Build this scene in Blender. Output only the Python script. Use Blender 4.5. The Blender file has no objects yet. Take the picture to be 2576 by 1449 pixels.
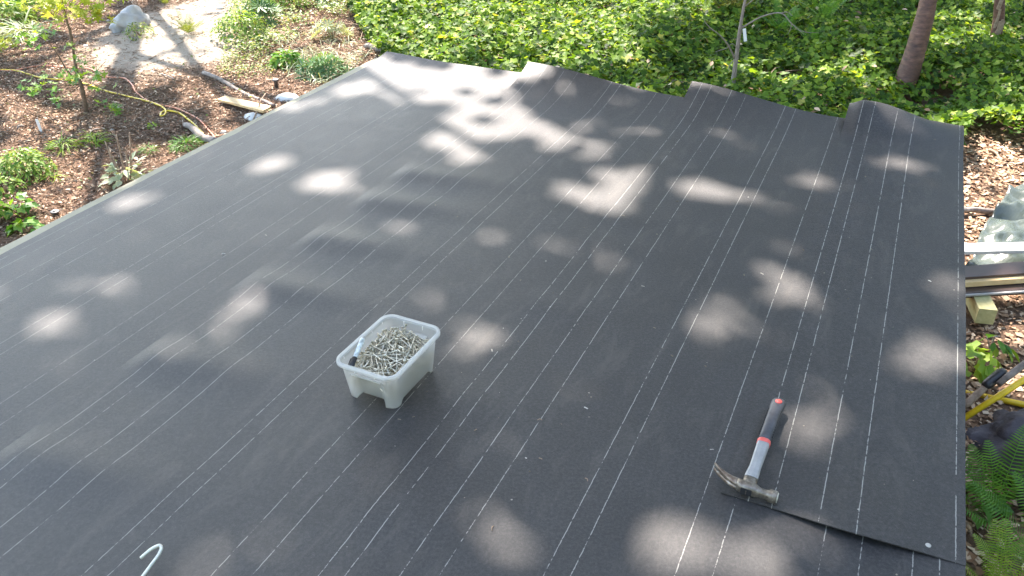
import bpy, bmesh, math, random
import numpy as np
from mathutils import Vector, Matrix, noise as mnoise
rnd = random.Random(7)
rs = np.random.RandomState(7)
R_ = math.radians
C = bpy.context.scene.collection
scene = bpy.context.scene

# ------------------------------------------------------------------ camera
H = 1.4                                   # camera height above the roof deck (z = 0)
F, CX, CY = 2149.0, 1288.0, 724.5         # focal length and centre on the 2576 px wide measuring grid
PITCH = R_(31.18)
cam_d = bpy.data.cameras.new('camera')
cam_d.lens = F / 2576 * 36; cam_d.sensor_width = 36; cam_d.clip_end = 2000; cam_d.clip_start = .02
cam = bpy.data.objects.new('camera', cam_d); C.objects.link(cam)
cam.location = (0, 0, H); cam.rotation_euler = (math.pi / 2 - PITCH, 0, 0)
scene.camera = cam

# ------------------------------------------------------------------ sky and sun
AZ, EL = R_(-13), R_(54)
SUN = Vector((math.sin(AZ) * math.cos(EL), math.cos(AZ) * math.cos(EL), math.sin(EL)))
world = bpy.data.worlds.new('World'); scene.world = world; world.use_nodes = True
wn = world.node_tree.nodes; bg = wn['Background']
sky = wn.new('ShaderNodeTexSky'); sky.sky_type = 'NISHITA'; sky.sun_disc = False
sky.sun_elevation = EL; sky.sun_rotation = AZ
_t = wn.new('ShaderNodeMix'); _t.data_type = 'RGBA'; _t.blend_type = 'MULTIPLY'; _t.inputs[0].default_value = 1
_t.inputs[7].default_value = (1, .91, .79, 1)          # daylight white balance of the picture: a less blue sky
world.node_tree.links.new(sky.outputs[0], _t.inputs[6]); world.node_tree.links.new(_t.outputs[2], bg.inputs[0]); bg.inputs[1].default_value = 0.15
sl = bpy.data.lights.new('sun', 'SUN'); sl.energy = 3.2; sl.angle = R_(0.5); sl.color = (1, .90, .82)
so = bpy.data.objects.new('sun', sl); C.objects.link(so); so.rotation_euler = SUN.to_track_quat('Z', 'Y').to_euler()
scene.view_settings.view_transform = 'Standard'; scene.view_settings.look = 'None'
scene.view_settings.exposure = 2.8; scene.view_settings.gamma = 1
scene.view_settings.use_curve_mapping = False

# ------------------------------------------------------------------ measuring helpers
cp, sp = math.cos(PITCH), math.sin(PITCH)
def ray(x, y):
    a, b = (x - CX), (CY - y)
    return Vector((a, cp * F + sp * b, -sp * F + cp * b))
def at(x, y, z=0.0):
    d = ray(x, y); t = (z - H) / d.z
    return Vector((d.x * t, d.y * t, z))
def aty(x, y, Y):
    d = ray(x, y); t = Y / d.y
    return Vector((d.x * t, Y, H + d.z * t))
def project(P):
    P = np.asarray(P, float); d = P - np.array([0, 0, H])
    dep = d[:, 1] * cp - d[:, 2] * sp
    up = d[:, 1] * sp + d[:, 2] * cp
    ok = dep > .3; dd = np.where(ok, dep, 1)
    return CX + F * d[:, 0] / dd, CY - F * up / dd, ok
U = Vector((.410865, .911696, 0)); V = Vector((-.911696, .410865, 0))   # along and across the felt rolls
def uv(u, v, z=0.0): return U * u + V * v + Vector((0, 0, z))

def vnoise(x, y, seed=0, octs=3, scale=1.0):
    x = np.asarray(x, float) * scale + 50.3; y = np.asarray(y, float) * scale + 71.7
    g = np.random.RandomState(seed + 100).rand(256, 256); out = 0; amp = 1; tot = 0
    for o in range(octs):
        xi = np.floor(x).astype(int); yi = np.floor(y).astype(int); fx = x - xi; fy = y - yi
        fx = fx * fx * (3 - 2 * fx); fy = fy * fy * (3 - 2 * fy)
        a = g[xi % 256, yi % 256]; b = g[(xi + 1) % 256, yi % 256]; c = g[xi % 256, (yi + 1) % 256]; d = g[(xi + 1) % 256, (yi + 1) % 256]
        out = out + amp * ((a * (1 - fx) + b * fx) * (1 - fy) + (c * (1 - fx) + d * fx) * fy)
        tot += amp; amp *= .5; x = x * 2.03 + 7; y = y * 2.03 + 3
    return out / tot
def ground_z(x, y):
    return -1.0 + .10 * (vnoise(x, y, 5, 3, .9) - .5)
def gz(p): return float(ground_z(np.array([p[0]]), np.array([p[1]]))[0])
def atg(x, y, dz=0.0):
    p = at(x, y, -1.0)
    for _ in range(3): p = at(x, y, gz(p) + dz)
    return p

# ------------------------------------------------------------------ mesh helpers
def tag(o, label=None, cat=None, group=None, kind=None):
    if label: o['label'] = label
    if cat: o['category'] = cat
    if group: o['group'] = group
    if kind: o['kind'] = kind
    return o
def link(name, me, parent=None, loc=None):
    o = bpy.data.objects.new(name, me); C.objects.link(o)
    if parent: o.parent = parent
    if loc is not None: o.location = loc
    return o
def empty(name, loc, rz=0.0):
    o = bpy.data.objects.new(name, None); o.empty_display_size = .1; C.objects.link(o)
    o.location = loc; o.rotation_euler = (0, 0, rz); return o
def np_mesh(name, verts, faces, mat, smooth=False):
    """faces: (n,3) or (n,4) array"""
    me = bpy.data.meshes.new(name); verts = np.ascontiguousarray(verts, np.float32); faces = np.ascontiguousarray(faces, np.int32)
    k = faces.shape[1]
    me.vertices.add(len(verts)); me.vertices.foreach_set('co', verts.ravel())
    me.loops.add(faces.size); me.loops.foreach_set('vertex_index', faces.ravel())
    me.polygons.add(len(faces)); me.polygons.foreach_set('loop_start', np.arange(len(faces), dtype=np.int32) * k)
    if smooth: me.polygons.foreach_set('use_smooth', np.ones(len(faces), bool))
    me.materials.append(mat); me.update(calc_edges=True); return me
def basis(n, ang):
    n = n / np.linalg.norm(n, axis=1, keepdims=True)
    h = np.stack([np.cos(ang), np.sin(ang), np.zeros_like(ang)], 1)
    x = np.cross(h, n); x /= np.linalg.norm(x, axis=1, keepdims=True) + 1e-9
    y = np.cross(n, x); return np.stack([x, y, n], 2)
def scatter(tv, tf, pos, Rm, sc):
    tv = np.asarray(tv, float); tf = np.asarray(tf, int); n = len(pos)
    sc = np.asarray(sc, float)
    if sc.ndim == 1: sc = sc[:, None].repeat(3, 1)
    v = np.einsum('nij,nkj->nki', Rm, tv[None] * sc[:, None, :]) + pos[:, None, :]
    f = tf[None] + (np.arange(n) * len(tv))[:, None, None]
    return v.reshape(-1, 3), f.reshape(-1, tf.shape[1])
def merge(parts):
    vs, fs, o = [], [], 0
    for v, f in parts: vs.append(v); fs.append(f + o); o += len(v)
    return np.concatenate(vs), np.concatenate(fs)
def tube(pts, rad, seg=8, caps=True, wob=0.0):
    pts = [Vector(p) for p in pts]; n = len(pts)
    if not hasattr(rad, '__len__'): rad = [rad] * n
    vs, fs = [], []; prev = None
    for i, p in enumerate(pts):
        t = (pts[min(i + 1, n - 1)] - pts[max(i - 1, 0)]).normalized()
        a = prev if prev is not None else Vector((0, 0, 1)) if abs(t.z) < .9 else Vector((1, 0, 0))
        b = (a - t * a.dot(t)).normalized(); prev = b; c = t.cross(b)
        for k in range(seg):
            an = 2 * math.pi * k / seg; r = rad[i] * (1 + (wob * (rnd.random() - .5) if wob else 0))
            vs.append(p + b * math.cos(an) * r + c * math.sin(an) * r)
    for i in range(n - 1):
        for k in range(seg):
            k2 = (k + 1) % seg; fs.append((i * seg + k, i * seg + k2, (i + 1) * seg + k2, (i + 1) * seg + k))
    if caps:
        vs.append(pts[0]); vs.append(pts[-1]); A, B = len(vs) - 2, len(vs) - 1
        for k in range(seg):
            k2 = (k + 1) % seg; fs.append((A, k2, k, k)); fs.append((B, (n - 1) * seg + k, (n - 1) * seg + k2, (n - 1) * seg + k2))
    return vs, fs
def smooth_path(pts, sub=6):
    P = [Vector(p) for p in pts]; out = []
    for i in range(len(P) - 1):
        a, b, c, d = P[max(i - 1, 0)], P[i], P[i + 1], P[min(i + 2, len(P) - 1)]
        for k in range(sub):
            t = k / sub
            out.append(.5 * ((2 * b) + (c - a) * t + (2 * a - 5 * b + 4 * c - d) * t * t + (3 * b - a - 3 * c + d) * t ** 3))
    out.append(P[-1]); return out
def py_mesh(name, vs, fs, mat, smooth=True):
    me = bpy.data.meshes.new(name)
    fs = [tuple(dict.fromkeys(f)) for f in fs]
    me.from_pydata([tuple(v) for v in vs], [], fs)
    if smooth: me.polygons.foreach_set('use_smooth', np.ones(len(me.polygons), bool))
    me.materials.append(mat); me.update(); return me
def join(*vf):
    V_, F_ = [], []
    for v, f in vf:
        o = len(V_); V_ += list(v); F_ += [tuple(i + o for i in q) for q in f]
    return V_, F_
def box(cx, cy, cz, sx, sy, sz):
    v = [(cx + a * sx / 2, cy + b * sy / 2, cz + c * sz / 2) for a in (-1, 1) for b in (-1, 1) for c in (-1, 1)]
    return v, [(0, 1, 3, 2), (4, 6, 7, 5), (0, 4, 5, 1), (2, 3, 7, 6), (0, 2, 6, 4), (1, 5, 7, 3)]
def beam(p0, p1, w, t, up=Vector((0, 0, 1))):
    """a rectangular timber from p0 to p1, w wide (horizontal), t thick"""
    p0, p1 = Vector(p0), Vector(p1); d = (p1 - p0).normalized(); s = d.cross(up).normalized(); n = s.cross(d).normalized()
    v = [p + s * a * w / 2 + n * b * t / 2 for p in (p0, p1) for a in (-1, 1) for b in (-1, 1)]
    return v, [(0, 1, 3, 2), (4, 6, 7, 5), (0, 4, 5, 1), (2, 3, 7, 6), (0, 2, 6, 4), (1, 5, 7, 3)]
def bevel(o, w, seg=2):
    m = o.modifiers.new('bevel', 'BEVEL'); m.width = w; m.segments = seg; m.limit_method = 'ANGLE'; return o

# ------------------------------------------------------------------ materials
def nodes(name):
    m = bpy.data.materials.new(name); m.use_nodes = True; nt = m.node_tree
    return m, nt, nt.nodes['Principled BSDF'], nt.nodes['Material Output']
def N(nt, t, **k):
    n = nt.nodes.new(t)
    for a, b in k.items(): setattr(n, a, b)
    return n
def ramp(nt, fac, cols):
    r = N(nt, 'ShaderNodeValToRGB'); e = r.color_ramp.elements
    while len(e) < len(cols): e.new(.5)
    for i, (p, c) in enumerate(cols): e[i].position = p; e[i].color = (*c, 1)
    nt.links.new(fac, r.inputs[0]); return r.outputs[0]
def noise_tex(nt, scale, det=4, rough=.6, coord='Object', vec=None, dist=0):
    n = N(nt, 'ShaderNodeTexNoise'); n.inputs['Scale'].default_value = scale; n.inputs['Detail'].default_value = det
    n.inputs['Roughness'].default_value = rough; n.inputs['Distortion'].default_value = dist
    if vec is None: tc = N(nt, 'ShaderNodeTexCoord'); vec = tc.outputs[coord]
    nt.links.new(vec, n.inputs['Vector']); return n.outputs[0]
def bump(nt, bsdf, h, strength=.3, dist=.01):
    b = N(nt, 'ShaderNodeBump'); b.inputs['Strength'].default_value = strength; b.inputs['Distance'].default_value = dist
    nt.links.new(h, b.inputs['Height']); nt.links.new(b.outputs[0], bsdf.inputs['Normal'])
def mat_noise(name, cols, scale=20, rough=.7, bstr=.3, bdist=.005, det=5, spec=.5, metal=0, stretch=None):
    m, nt, b, o = nodes(name); vec = None
    if stretch:
        tc = N(nt, 'ShaderNodeTexCoord'); mp = N(nt, 'ShaderNodeMapping'); mp.inputs['Scale'].default_value = stretch
        nt.links.new(tc.outputs['Object'], mp.inputs[0]); vec = mp.outputs[0]
    n = noise_tex(nt, scale, det, vec=vec)
    nt.links.new(ramp(nt, n, cols), b.inputs['Base Color'])
    b.inputs['Roughness'].default_value = rough; b.inputs['Specular IOR Level'].default_value = spec; b.inputs['Metallic'].default_value = metal
    if bstr: bump(nt, b, n, bstr, bdist)
    return m
def mat_flat(name, col, rough=.6, metal=0, spec=.5, vary=.15):
    return mat_noise(name, [(.3, tuple(c * (1 - vary) for c in col)), (.7, tuple(min(1, c * (1 + vary)) for c in col))], 60, rough, .1, .001, spec=spec, metal=metal)
def mat_leaf(name, cols, trans=.35, rough=.45, spec=.35):
    """every leaf is its own mesh island: colour varies per leaf"""
    m, nt, b, o = nodes(name); g = N(nt, 'ShaderNodeNewGeometry')
    c = ramp(nt, g.outputs['Random Per Island'], cols)
    nt.links.new(c, b.inputs['Base Color']); b.inputs['Roughness'].default_value = rough; b.inputs['Specular IOR Level'].default_value = spec
    t = N(nt, 'ShaderNodeBsdfTranslucent'); mx = N(nt, 'ShaderNodeMixShader'); mx.inputs[0].default_value = trans
    gm = N(nt, 'ShaderNodeMix', data_type='RGBA', blend_type='MULTIPLY'); gm.inputs[0].default_value = 1
    nt.links.new(c, gm.inputs[6]); gm.inputs[7].default_value = (1.5, 1.35, .5, 1)
    nt.links.new(gm.outputs[2], t.inputs[0])
    nt.links.new(b.outputs[0], mx.inputs[1]); nt.links.new(t.outputs[0], mx.inputs[2]); nt.links.new(mx.outputs[0], o.inputs[0])
    return m
def mat_island(name, cols, rough=.8, spec=.3):
    m, nt, b, o = nodes(name); g = N(nt, 'ShaderNodeNewGeometry')
    nt.links.new(ramp(nt, g.outputs['Random Per Island'], cols), b.inputs['Base Color'])
    b.inputs['Roughness'].default_value = rough; b.inputs['Specular IOR Level'].default_value = spec; return m

def mat_felt(name, lines, strength=.50):
    """black building felt; lines = printed chalky stripes, metres across the roll (UV x), broken along it (UV y)"""
    m, nt, b, o = nodes(name); L = nt.links
    uvn = N(nt, 'ShaderNodeUVMap'); sep = N(nt, 'ShaderNodeSeparateXYZ'); L.new(uvn.outputs[0], sep.inputs[0])
    mp = N(nt, 'ShaderNodeMapping'); L.new(uvn.outputs[0], mp.inputs[0]); mp.inputs['Scale'].default_value = (3, 9, 1)
    wob = noise_tex(nt, 4, 4, .75, vec=mp.outputs[0])
    def M(op, a, c, v=None):
        n = N(nt, 'ShaderNodeMath', operation=op)
        for i, q in enumerate((a, c, v)):
            if q is None: continue
            if isinstance(q, (int, float)): n.inputs[i].default_value = q
            else: L.new(q, n.inputs[i])
        return n.outputs[0]
    x = M('ADD', sep.outputs[0], M('MULTIPLY', M('SUBTRACT', wob, .5), .0035))
    d = None
    for v in lines:
        a = M('ABSOLUTE', M('SUBTRACT', x, v), None); d = a if d is None else M('MINIMUM', d, a)
    # width varies and breaks along the roll, differently for each line
    mp2 = N(nt, 'ShaderNodeMapping'); L.new(uvn.outputs[0], mp2.inputs[0]); mp2.inputs['Scale'].default_value = (22, 17, 1)
    w = noise_tex(nt, 1.0, 3, .65, vec=mp2.outputs[0])
    mp3 = N(nt, 'ShaderNodeMapping'); L.new(uvn.outputs[0], mp3.inputs[0]); mp3.inputs['Scale'].default_value = (40, 75, 1)
    w2 = noise_tex(nt, 1.0, 4, .7, vec=mp3.outputs[0])
    width = M('ADD', M('MULTIPLY', M('SUBTRACT', w, .34), .0080), M('MULTIPLY', M('SUBTRACT', w2, .5), .0085))
    width = M('MINIMUM', width, .00135)
    mask = M('MULTIPLY', M('SUBTRACT', width, d), 1800); mask.node.use_clamp = True
    mask = M('MULTIPLY', mask, strength)
    fine = noise_tex(nt, 900, 3, .7); mott = noise_tex(nt, 6, 5, .6); speck = noise_tex(nt, 120, 6, .85)
    c1 = ramp(nt, mott, [(.3, (.0250, .0238, .0235)), (.7, (.0365, .0345, .0335))])
    c2 = N(nt, 'ShaderNodeMix', data_type='RGBA', blend_type='MULTIPLY'); c2.inputs[0].default_value = 1
    L.new(c1, c2.inputs[6]); L.new(ramp(nt, speck, [(.28, (.30, .30, .30)), (.5, (.9, .9, .9)), (.72, (2.1, 2.0, 1.9))]), c2.inputs[7])
    # faint dust smears
    mp4 = N(nt, 'ShaderNodeMapping'); L.new(uvn.outputs[0], mp4.inputs[0]); mp4.inputs['Scale'].default_value = (6, 1.6, 1)
    du = noise_tex(nt, 2.2, 6, .72, vec=mp4.outputs[0], dist=.6)
    c3 = N(nt, 'ShaderNodeMix', data_type='RGBA'); L.new(ramp(nt, du, [(.52, (0, 0, 0)), (.82, (.75, .75, .75))]), c3.inputs[0])
    L.new(c2.outputs[2], c3.inputs[6]); c3.inputs[7].default_value = (.085, .074, .062, 1)
    mx = N(nt, 'ShaderNodeMix', data_type='RGBA'); L.new(mask, mx.inputs[0]); L.new(c3.outputs[2], mx.inputs[6]); mx.inputs[7].default_value = (.50, .48, .42, 1)
    L.new(mx.outputs[2], b.inputs['Base Color'])
    rr = N(nt, 'ShaderNodeMapRange'); L.new(mott, rr.inputs[0]); rr.inputs[3].default_value = .42; rr.inputs[4].default_value = .54
    L.new(rr.outputs[0], b.inputs['Roughness']); b.inputs['Specular IOR Level'].default_value = .5
    hs = M('ADD', M('MULTIPLY', fine, .4), M('MULTIPLY', speck, .9))
    bump(nt, b, hs, .6, .0022)
    return m

M = {}
GLARE = tuple(at(480, 75, -1))  # centre of the sun glare painted into the soil colour
def make_ground_mat():
    m, nt, b, o = nodes('forest_soil'); L = nt.links
    a = noise_tex(nt, 2.2, 5, .65); c = noise_tex(nt, 60, 6, .75); d = noise_tex(nt, 14, 6, .7)
    c1 = ramp(nt, c, [(.28, (.06, .034, .022)), (.45, (.19, .112, .070)), (.6, (.34, .22, .15)), (.8, (.60, .47, .35))])
    c2 = ramp(nt, d, [(.3, (.10, .062, .042)), (.7, (.30, .21, .145))])
    mx = N(nt, 'ShaderNodeMix', data_type='RGBA'); L.new(a, mx.inputs[0]); L.new(c1, mx.inputs[6]); L.new(c2, mx.inputs[7])
    # sun glare at the back of the bed, painted as paler soil
    tc = N(nt, 'ShaderNodeTexCoord'); sb_ = N(nt, 'ShaderNodeVectorMath', operation='SUBTRACT'); sb_.inputs[1].default_value = GLARE
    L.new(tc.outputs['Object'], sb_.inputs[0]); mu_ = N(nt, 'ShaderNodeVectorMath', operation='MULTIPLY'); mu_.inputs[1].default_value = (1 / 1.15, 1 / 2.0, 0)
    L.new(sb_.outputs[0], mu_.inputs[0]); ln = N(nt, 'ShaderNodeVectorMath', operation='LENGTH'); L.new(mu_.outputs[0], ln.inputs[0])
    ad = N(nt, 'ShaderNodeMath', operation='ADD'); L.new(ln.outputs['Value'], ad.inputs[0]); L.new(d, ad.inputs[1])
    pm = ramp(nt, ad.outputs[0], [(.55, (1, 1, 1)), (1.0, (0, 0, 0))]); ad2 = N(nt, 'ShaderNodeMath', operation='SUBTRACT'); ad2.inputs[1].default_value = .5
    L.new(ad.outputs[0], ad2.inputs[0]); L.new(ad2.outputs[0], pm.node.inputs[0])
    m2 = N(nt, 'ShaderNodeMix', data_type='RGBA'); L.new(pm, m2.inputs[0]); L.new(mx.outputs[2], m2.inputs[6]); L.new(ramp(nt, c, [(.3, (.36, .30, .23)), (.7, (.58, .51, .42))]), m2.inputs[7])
    L.new(m2.outputs[2], b.inputs['Base Color']); b.inputs['Roughness'].default_value = .95; b.inputs['Specular IOR Level'].default_value = .15
    bump(nt, b, c, 1.0, .03); return m
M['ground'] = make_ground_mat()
M['glare'] = mat_noise('sunlit_ground', [(.3, (.30, .25, .19)), (.7, (.50, .44, .36))], 30, .95, .7, .02, 8, .1)  # pale soil tone with sun glare mixed in; unused
M['chips'] = mat_island('wood_chip', [(0, (.05, .027, .016)), (.3, (.18, .098, .058)), (.6, (.32, .195, .125)), (.85, (.52, .38, .26)), (1, (.72, .60, .47))])
M['dryleaf'] = mat_island('dry_leaf', [(0, (.14, .075, .04)), (.4, (.34, .20, .11)), (.7, (.50, .34, .22)), (1, (.68, .54, .38))], .7, .3)
M['ivy'] = mat_leaf('ivy_leaf', [(0, (.018, .048, .008)), (.35, (.075, .155, .016)), (.78, (.17, .285, .028)), (.96, (.32, .42, .055)), (1, (.46, .40, .14))], .42, .55, .25)
M['canopy'] = mat_leaf('canopy_leaf', [(0, (.03, .07, .015)), (1, (.08, .15, .03))], .18)
M['maple'] = mat_leaf('maple_leaf', [(0, (.06, .17, .03)), (.6, (.12, .27, .04)), (1, (.25, .36, .05))], .45)
M['maple_y'] = mat_leaf('maple_leaf_yellow', [(0, (.22, .32, .03)), (.6, (.35, .42, .05)), (1, (.48, .48, .08))], .45)
M['shrub'] = mat_leaf('shrub_leaf', [(0, (.07, .16, .025)), (.6, (.18, .30, .05)), (1, (.40, .46, .14))], .35)
M['lupin'] = mat_leaf('lupin_leaf', [(0, (.07, .15, .06)), (1, (.16, .28, .12))], .3)
M['pale'] = mat_leaf('pale_leaf', [(0, (.30, .36, .22)), (1, (.50, .54, .36))], .25)
M['weed'] = mat_leaf('weed_leaf', [(0, (.07, .14, .03)), (.5, (.18, .26, .06)), (1, (.42, .44, .18))], .35)
M['fern'] = mat_leaf('fern_leaf', [(0, (.07, .19, .03)), (1, (.15, .32, .05))], .4)
M['fern_y'] = mat_leaf('fern_leaf_yellow', [(0, (.10, .15, .02)), (1, (.20, .24, .03))], .3)
M['fern_b'] = mat_leaf('fern_leaf_brown', [(0, (.09, .11, .025)), (.6, (.13, .16, .03)), (1, (.22, .15, .05))], .3)
M['fern_l'] = mat_leaf('fern_leaf_light', [(0, (.16, .30, .04)), (1, (.30, .42, .06))], .45)
M['bark'] = mat_noise('cherry_bark', [(.30, (.045, .020, .013)), (.5, (.11, .050, .032)), (.66, (.17, .085, .055)), (.78, (.30, .19, .13))], 5, .6, .7, .012, 9, stretch=(2.5, 2.5, 7))
M['bark_grey'] = mat_noise('sapling_bark', [(.3, (.15, .12, .10)), (.7, (.34, .29, .24))], 30, .8, .6, .004, stretch=(2, 2, .6))
M['bark_maple'] = mat_noise('maple_bark', [(.3, (.10, .065, .045)), (.7, (.24, .17, .12))], 30, .8, .5, .003)
M['dead'] = mat_noise('weathered_wood', [(.3, (.10, .08, .07)), (.55, (.26, .22, .19)), (.75, (.46, .41, .36))], 18, .85, .8, .006, 8, stretch=(1, 1, 1))
M['stick'] = mat_noise('dry_stick', [(.3, (.18, .12, .08)), (.7, (.42, .32, .23))], 30, .85, .4, .003)
M['wood'] = mat_noise('bare_plywood', [(.3, (.52, .36, .17)), (.7, (.68, .50, .27))], 5, .7, .2, .002, 6, stretch=(1, 9, 1))
M['wood_t'] = mat_noise('treated_timber', [(.3, (.32, .30, .13)), (.7, (.46, .42, .22))], 5, .75, .3, .002, 6, stretch=(8, 1, 8))
M['stone'] = mat_noise('pebble', [(.3, (.26, .24, .21)), (.7, (.5, .47, .42))], 12, .8, .4, .005)
M['white_rock'] = mat_noise('white_quartz', [(.3, (.62, .61, .58)), (.7, (.82, .81, .78))], 8, .7, .4, .01)
M['boulder'] = mat_noise('pale_boulder', [(.3, (.30, .30, .30)), (.7, (.60, .59, .57))], 5, .85, .7, .02, 8)
M['dark_rock'] = mat_noise('dark_rock', [(.3, (.035, .030, .036)), (.6, (.10, .09, .10)), (.8, (.24, .22, .23))], 9, .9, .9, .03, 9)
M['fascia'] = mat_noise('painted_fascia', [(.3, (.30, .26, .16)), (.7, (.38, .33, .21))], 3, .6, .1, .001, stretch=(1, 1, 1))
M['siding'] = mat_noise('cedar_siding', [(.3, (.16, .09, .05)), (.7, (.28, .17, .10))], 6, .75, .3, .003, stretch=(8, 8, 1))
M['osb'] = mat_noise('osb_deck', [(.3, (.30, .20, .10)), (.7, (.52, .38, .22))], 25, .8, .3, .003)
M['orange'] = mat_flat('orange_hose', (.62, .24, .13), .45)
M['yellow'] = mat_flat('yellow_hose', (.72, .52, .03), .4)
M['yellowp'] = mat_flat('yellow_pole', (.78, .53, .02), .35)
M['rubber'] = mat_noise('black_rubber_grip', [(.3, (.035, .036, .040)), (.7, (.075, .075, .082))], 40, .5, .2, .001)
M['grip_grey'] = mat_noise('grey_shaft', [(.3, (.25, .245, .235)), (.7, (.33, .32, .305))], 50, .5, .3, .0006)
M['red'] = mat_flat('coral_plastic', (.62, .10, .08), .45)
M['steel'] = mat_noise('rusty_steel', [(.3, (.09, .06, .045)), (.5, (.22, .17, .13)), (.72, (.46, .42, .36))], 60, .45, .5, .0012, 8, metal=.75)
M['steel_top'] = mat_noise('worn_steel', [(.3, (.10, .08, .062)), (.6, (.24, .21, .17)), (.8, (.46, .43, .38))], 80, .42, .5, .001, 8, metal=.7)
M['black'] = mat_flat('black_plastic', (.02, .02, .022), .4)
M['nail'] = mat_noise('galvanised_nail', [(.3, (.46, .41, .31)), (.7, (.86, .80, .66))], 120, .30, .3, .0004, metal=.8)
M['hook'] = mat_noise('galvanised_rod', [(.3, (.50, .49, .42)), (.7, (.72, .71, .63))], 150, .42, .4, .0005, metal=.55)
M['white'] = mat_flat('white_plastic', (.75, .76, .74), .4, vary=.04)
M['brownboard'] = mat_noise('dark_brown_board', [(.3, (.045, .028, .024)), (.7, (.075, .048, .04))], 8, .35, .1, .001)
M['whiteboard'] = mat_flat('white_board', (.58, .57, .54), .5, vary=.05)
M['tarp'] = mat_noise('grey_tarp', [(.3, (.045, .060, .054)), (.7, (.10, .12, .105))], 6, .25, .5, .01)
M['trunkwood'] = M['bark']

def mat_tub():
    m, nt, b, o = nodes('frosted_polypropylene'); L = nt.links
    b.inputs['Base Color'].default_value = (.88, .86, .81, 1); b.inputs['Roughness'].default_value = .28
    n = noise_tex(nt, 25, 3); bump(nt, b, n, .15, .002)
    tr = N(nt, 'ShaderNodeBsdfTransparent'); tr.inputs[0].default_value = (.95, .95, .94, 1)
    tl = N(nt, 'ShaderNodeBsdfTranslucent'); tl.inputs[0].default_value = (.88, .87, .85, 1)
    m1 = N(nt, 'ShaderNodeMixShader'); m1.inputs[0].default_value = .5
    L.new(b.outputs[0], m1.inputs[1]); L.new(tl.outputs[0], m1.inputs[2])
    m2 = N(nt, 'ShaderNodeMixShader'); m2.inputs[0].default_value = .27
    L.new(m1.outputs[0], m2.inputs[2]); L.new(tr.outputs[0], m2.inputs[1])
    L.new(m2.outputs[0], o.inputs[0]); return m, m2
M['tub'], _mx = mat_tub()
M['tub_rim'], _mx2 = mat_tub(); _mx2.inputs[0].default_value = .55

# ------------------------------------------------------------------ leaf shapes (tip along +Y, unit length)
def fan(outline, cz=0.0, c=(0, .35)):
    v = [(c[0], c[1], cz)] + [(x, y, z) for x, y, z in outline]; n = len(outline)
    return v, [(0, 1 + i, 1 + (i + 1) % n) for i in range(n)]
IVY = fan([(0, .06, .0), (.33, -.10, .10), (.52, .34, .12), (.24, .50, .05), (0, .98, -.04), (-.24, .50, .05), (-.52, .34, .12), (-.33, -.10, .10)], -.02)
OVAL = fan([(0, 0, 0), (.22, .28, .06), (.24, .6, .06), (0, 1, -.05), (-.24, .6, .06), (-.22, .28, .06)], 0, (0, .5))
QUAD = ([(-.5, -.5, 0), (.5, -.45, .12), (.45, .5, 0), (-.5, .45, .1)], [(0, 1, 2), (0, 2, 3)])
star = []
for i, (a, r) in enumerate([(-150, .28), (-105, .62), (-75, .24), (-52, .85), (-25, .30), (0, 1.0), (25, .30), (52, .85), (75, .24), (105, .62), (150, .28), (180, .05)]):
    star.append((math.sin(R_(a)) * r, .15 + math.cos(R_(a)) * r, .06 * (i % 2)))
STAR = fan(star, 0, (0, .15))
def palmate(k=9):
    vs, fs = [], []
    for i in range(k):
        a = 2 * math.pi * i / k; c, s = math.cos(a), math.sin(a); o = len(vs)
        for x, y, z in [(0, .04, 0), (.11, .55, .06), (0, 1, .05), (-.11, .55, .06), (0, .5, .0)]:
            vs.append((x * c - y * s, x * s + y * c, z + .18 * y))
        fs += [(o, o + 1, o + 4), (o + 1, o + 2, o + 4), (o + 2, o + 3, o + 4), (o + 3, o, o + 4)]
    return vs, fs
PALM = palmate()
BLADE = ([(-.03, 0, 0), (.03, 0, 0), (.025, .5, .25), (-.025, .5, .25), (0, 1, .25)], [(0, 1, 2), (0, 2, 3), (3, 2, 4)])

# ================================================================== GROUND
def make_ground():
    xs = np.unique(np.concatenate([np.linspace(-60, -11, 20), np.arange(-11, 11.01, .12), np.linspace(11, 60, 20), [-300, 300]]))
    ys = np.unique(np.concatenate([np.linspace(-60, .5, 20), np.arange(.5, 14.01, .12), np.linspace(14, 60, 20), [-300, 300]]))
    X, Y = np.meshgrid(xs, ys, indexing='ij'); Z = ground_z(X, Y)
    v = np.stack([X, Y, Z], 2).reshape(-1, 3); nx, ny = X.shape
    i, j = np.meshgrid(np.arange(nx - 1), np.arange(ny - 1), indexing='ij'); a = (i * ny + j).ravel()
    f = np.stack([a, a + ny, a + ny + 1, a + 1], 1)
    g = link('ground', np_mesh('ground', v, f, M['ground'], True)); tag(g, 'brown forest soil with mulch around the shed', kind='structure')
make_ground()
def in_poly(px, py, poly):
    ins = np.zeros(len(px), bool); n = len(poly)
    for i in range(n):
        x0, y0 = poly[i]; x1, y1 = poly[(i + 1) % n]
        c = ((y0 > py) != (y1 > py)) & (px < (x1 - x0) * (py - y0) / (y1 - y0 + 1e-12) + x0)
        ins ^= c
    return ins
def roof_mask(x, y, pad=0.0):
    u = x * U.x + y * U.y; v = x * V.x + y * V.y
    return (u > -1.6 - pad) & (u < 4.0 + pad) & (v > -.33 - pad) & (v < 2.66 + pad)
def sample_ground(poly_px, dens, seed):
    """random ground points inside a polygon of the plot (given on the measuring grid)"""
    P = np.array([at(a, b, -1)[:2] for a, b in poly_px]); r = np.random.RandomState(seed)
    lo, hi = P.min(0), P.max(0); n = int((hi - lo).prod() * dens)
    q = lo + r.rand(n, 2) * (hi - lo); q = q[in_poly(q[:, 0], q[:, 1], P)]
    return q[~roof_mask(q[:, 0], q[:, 1], -.25)]

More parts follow.
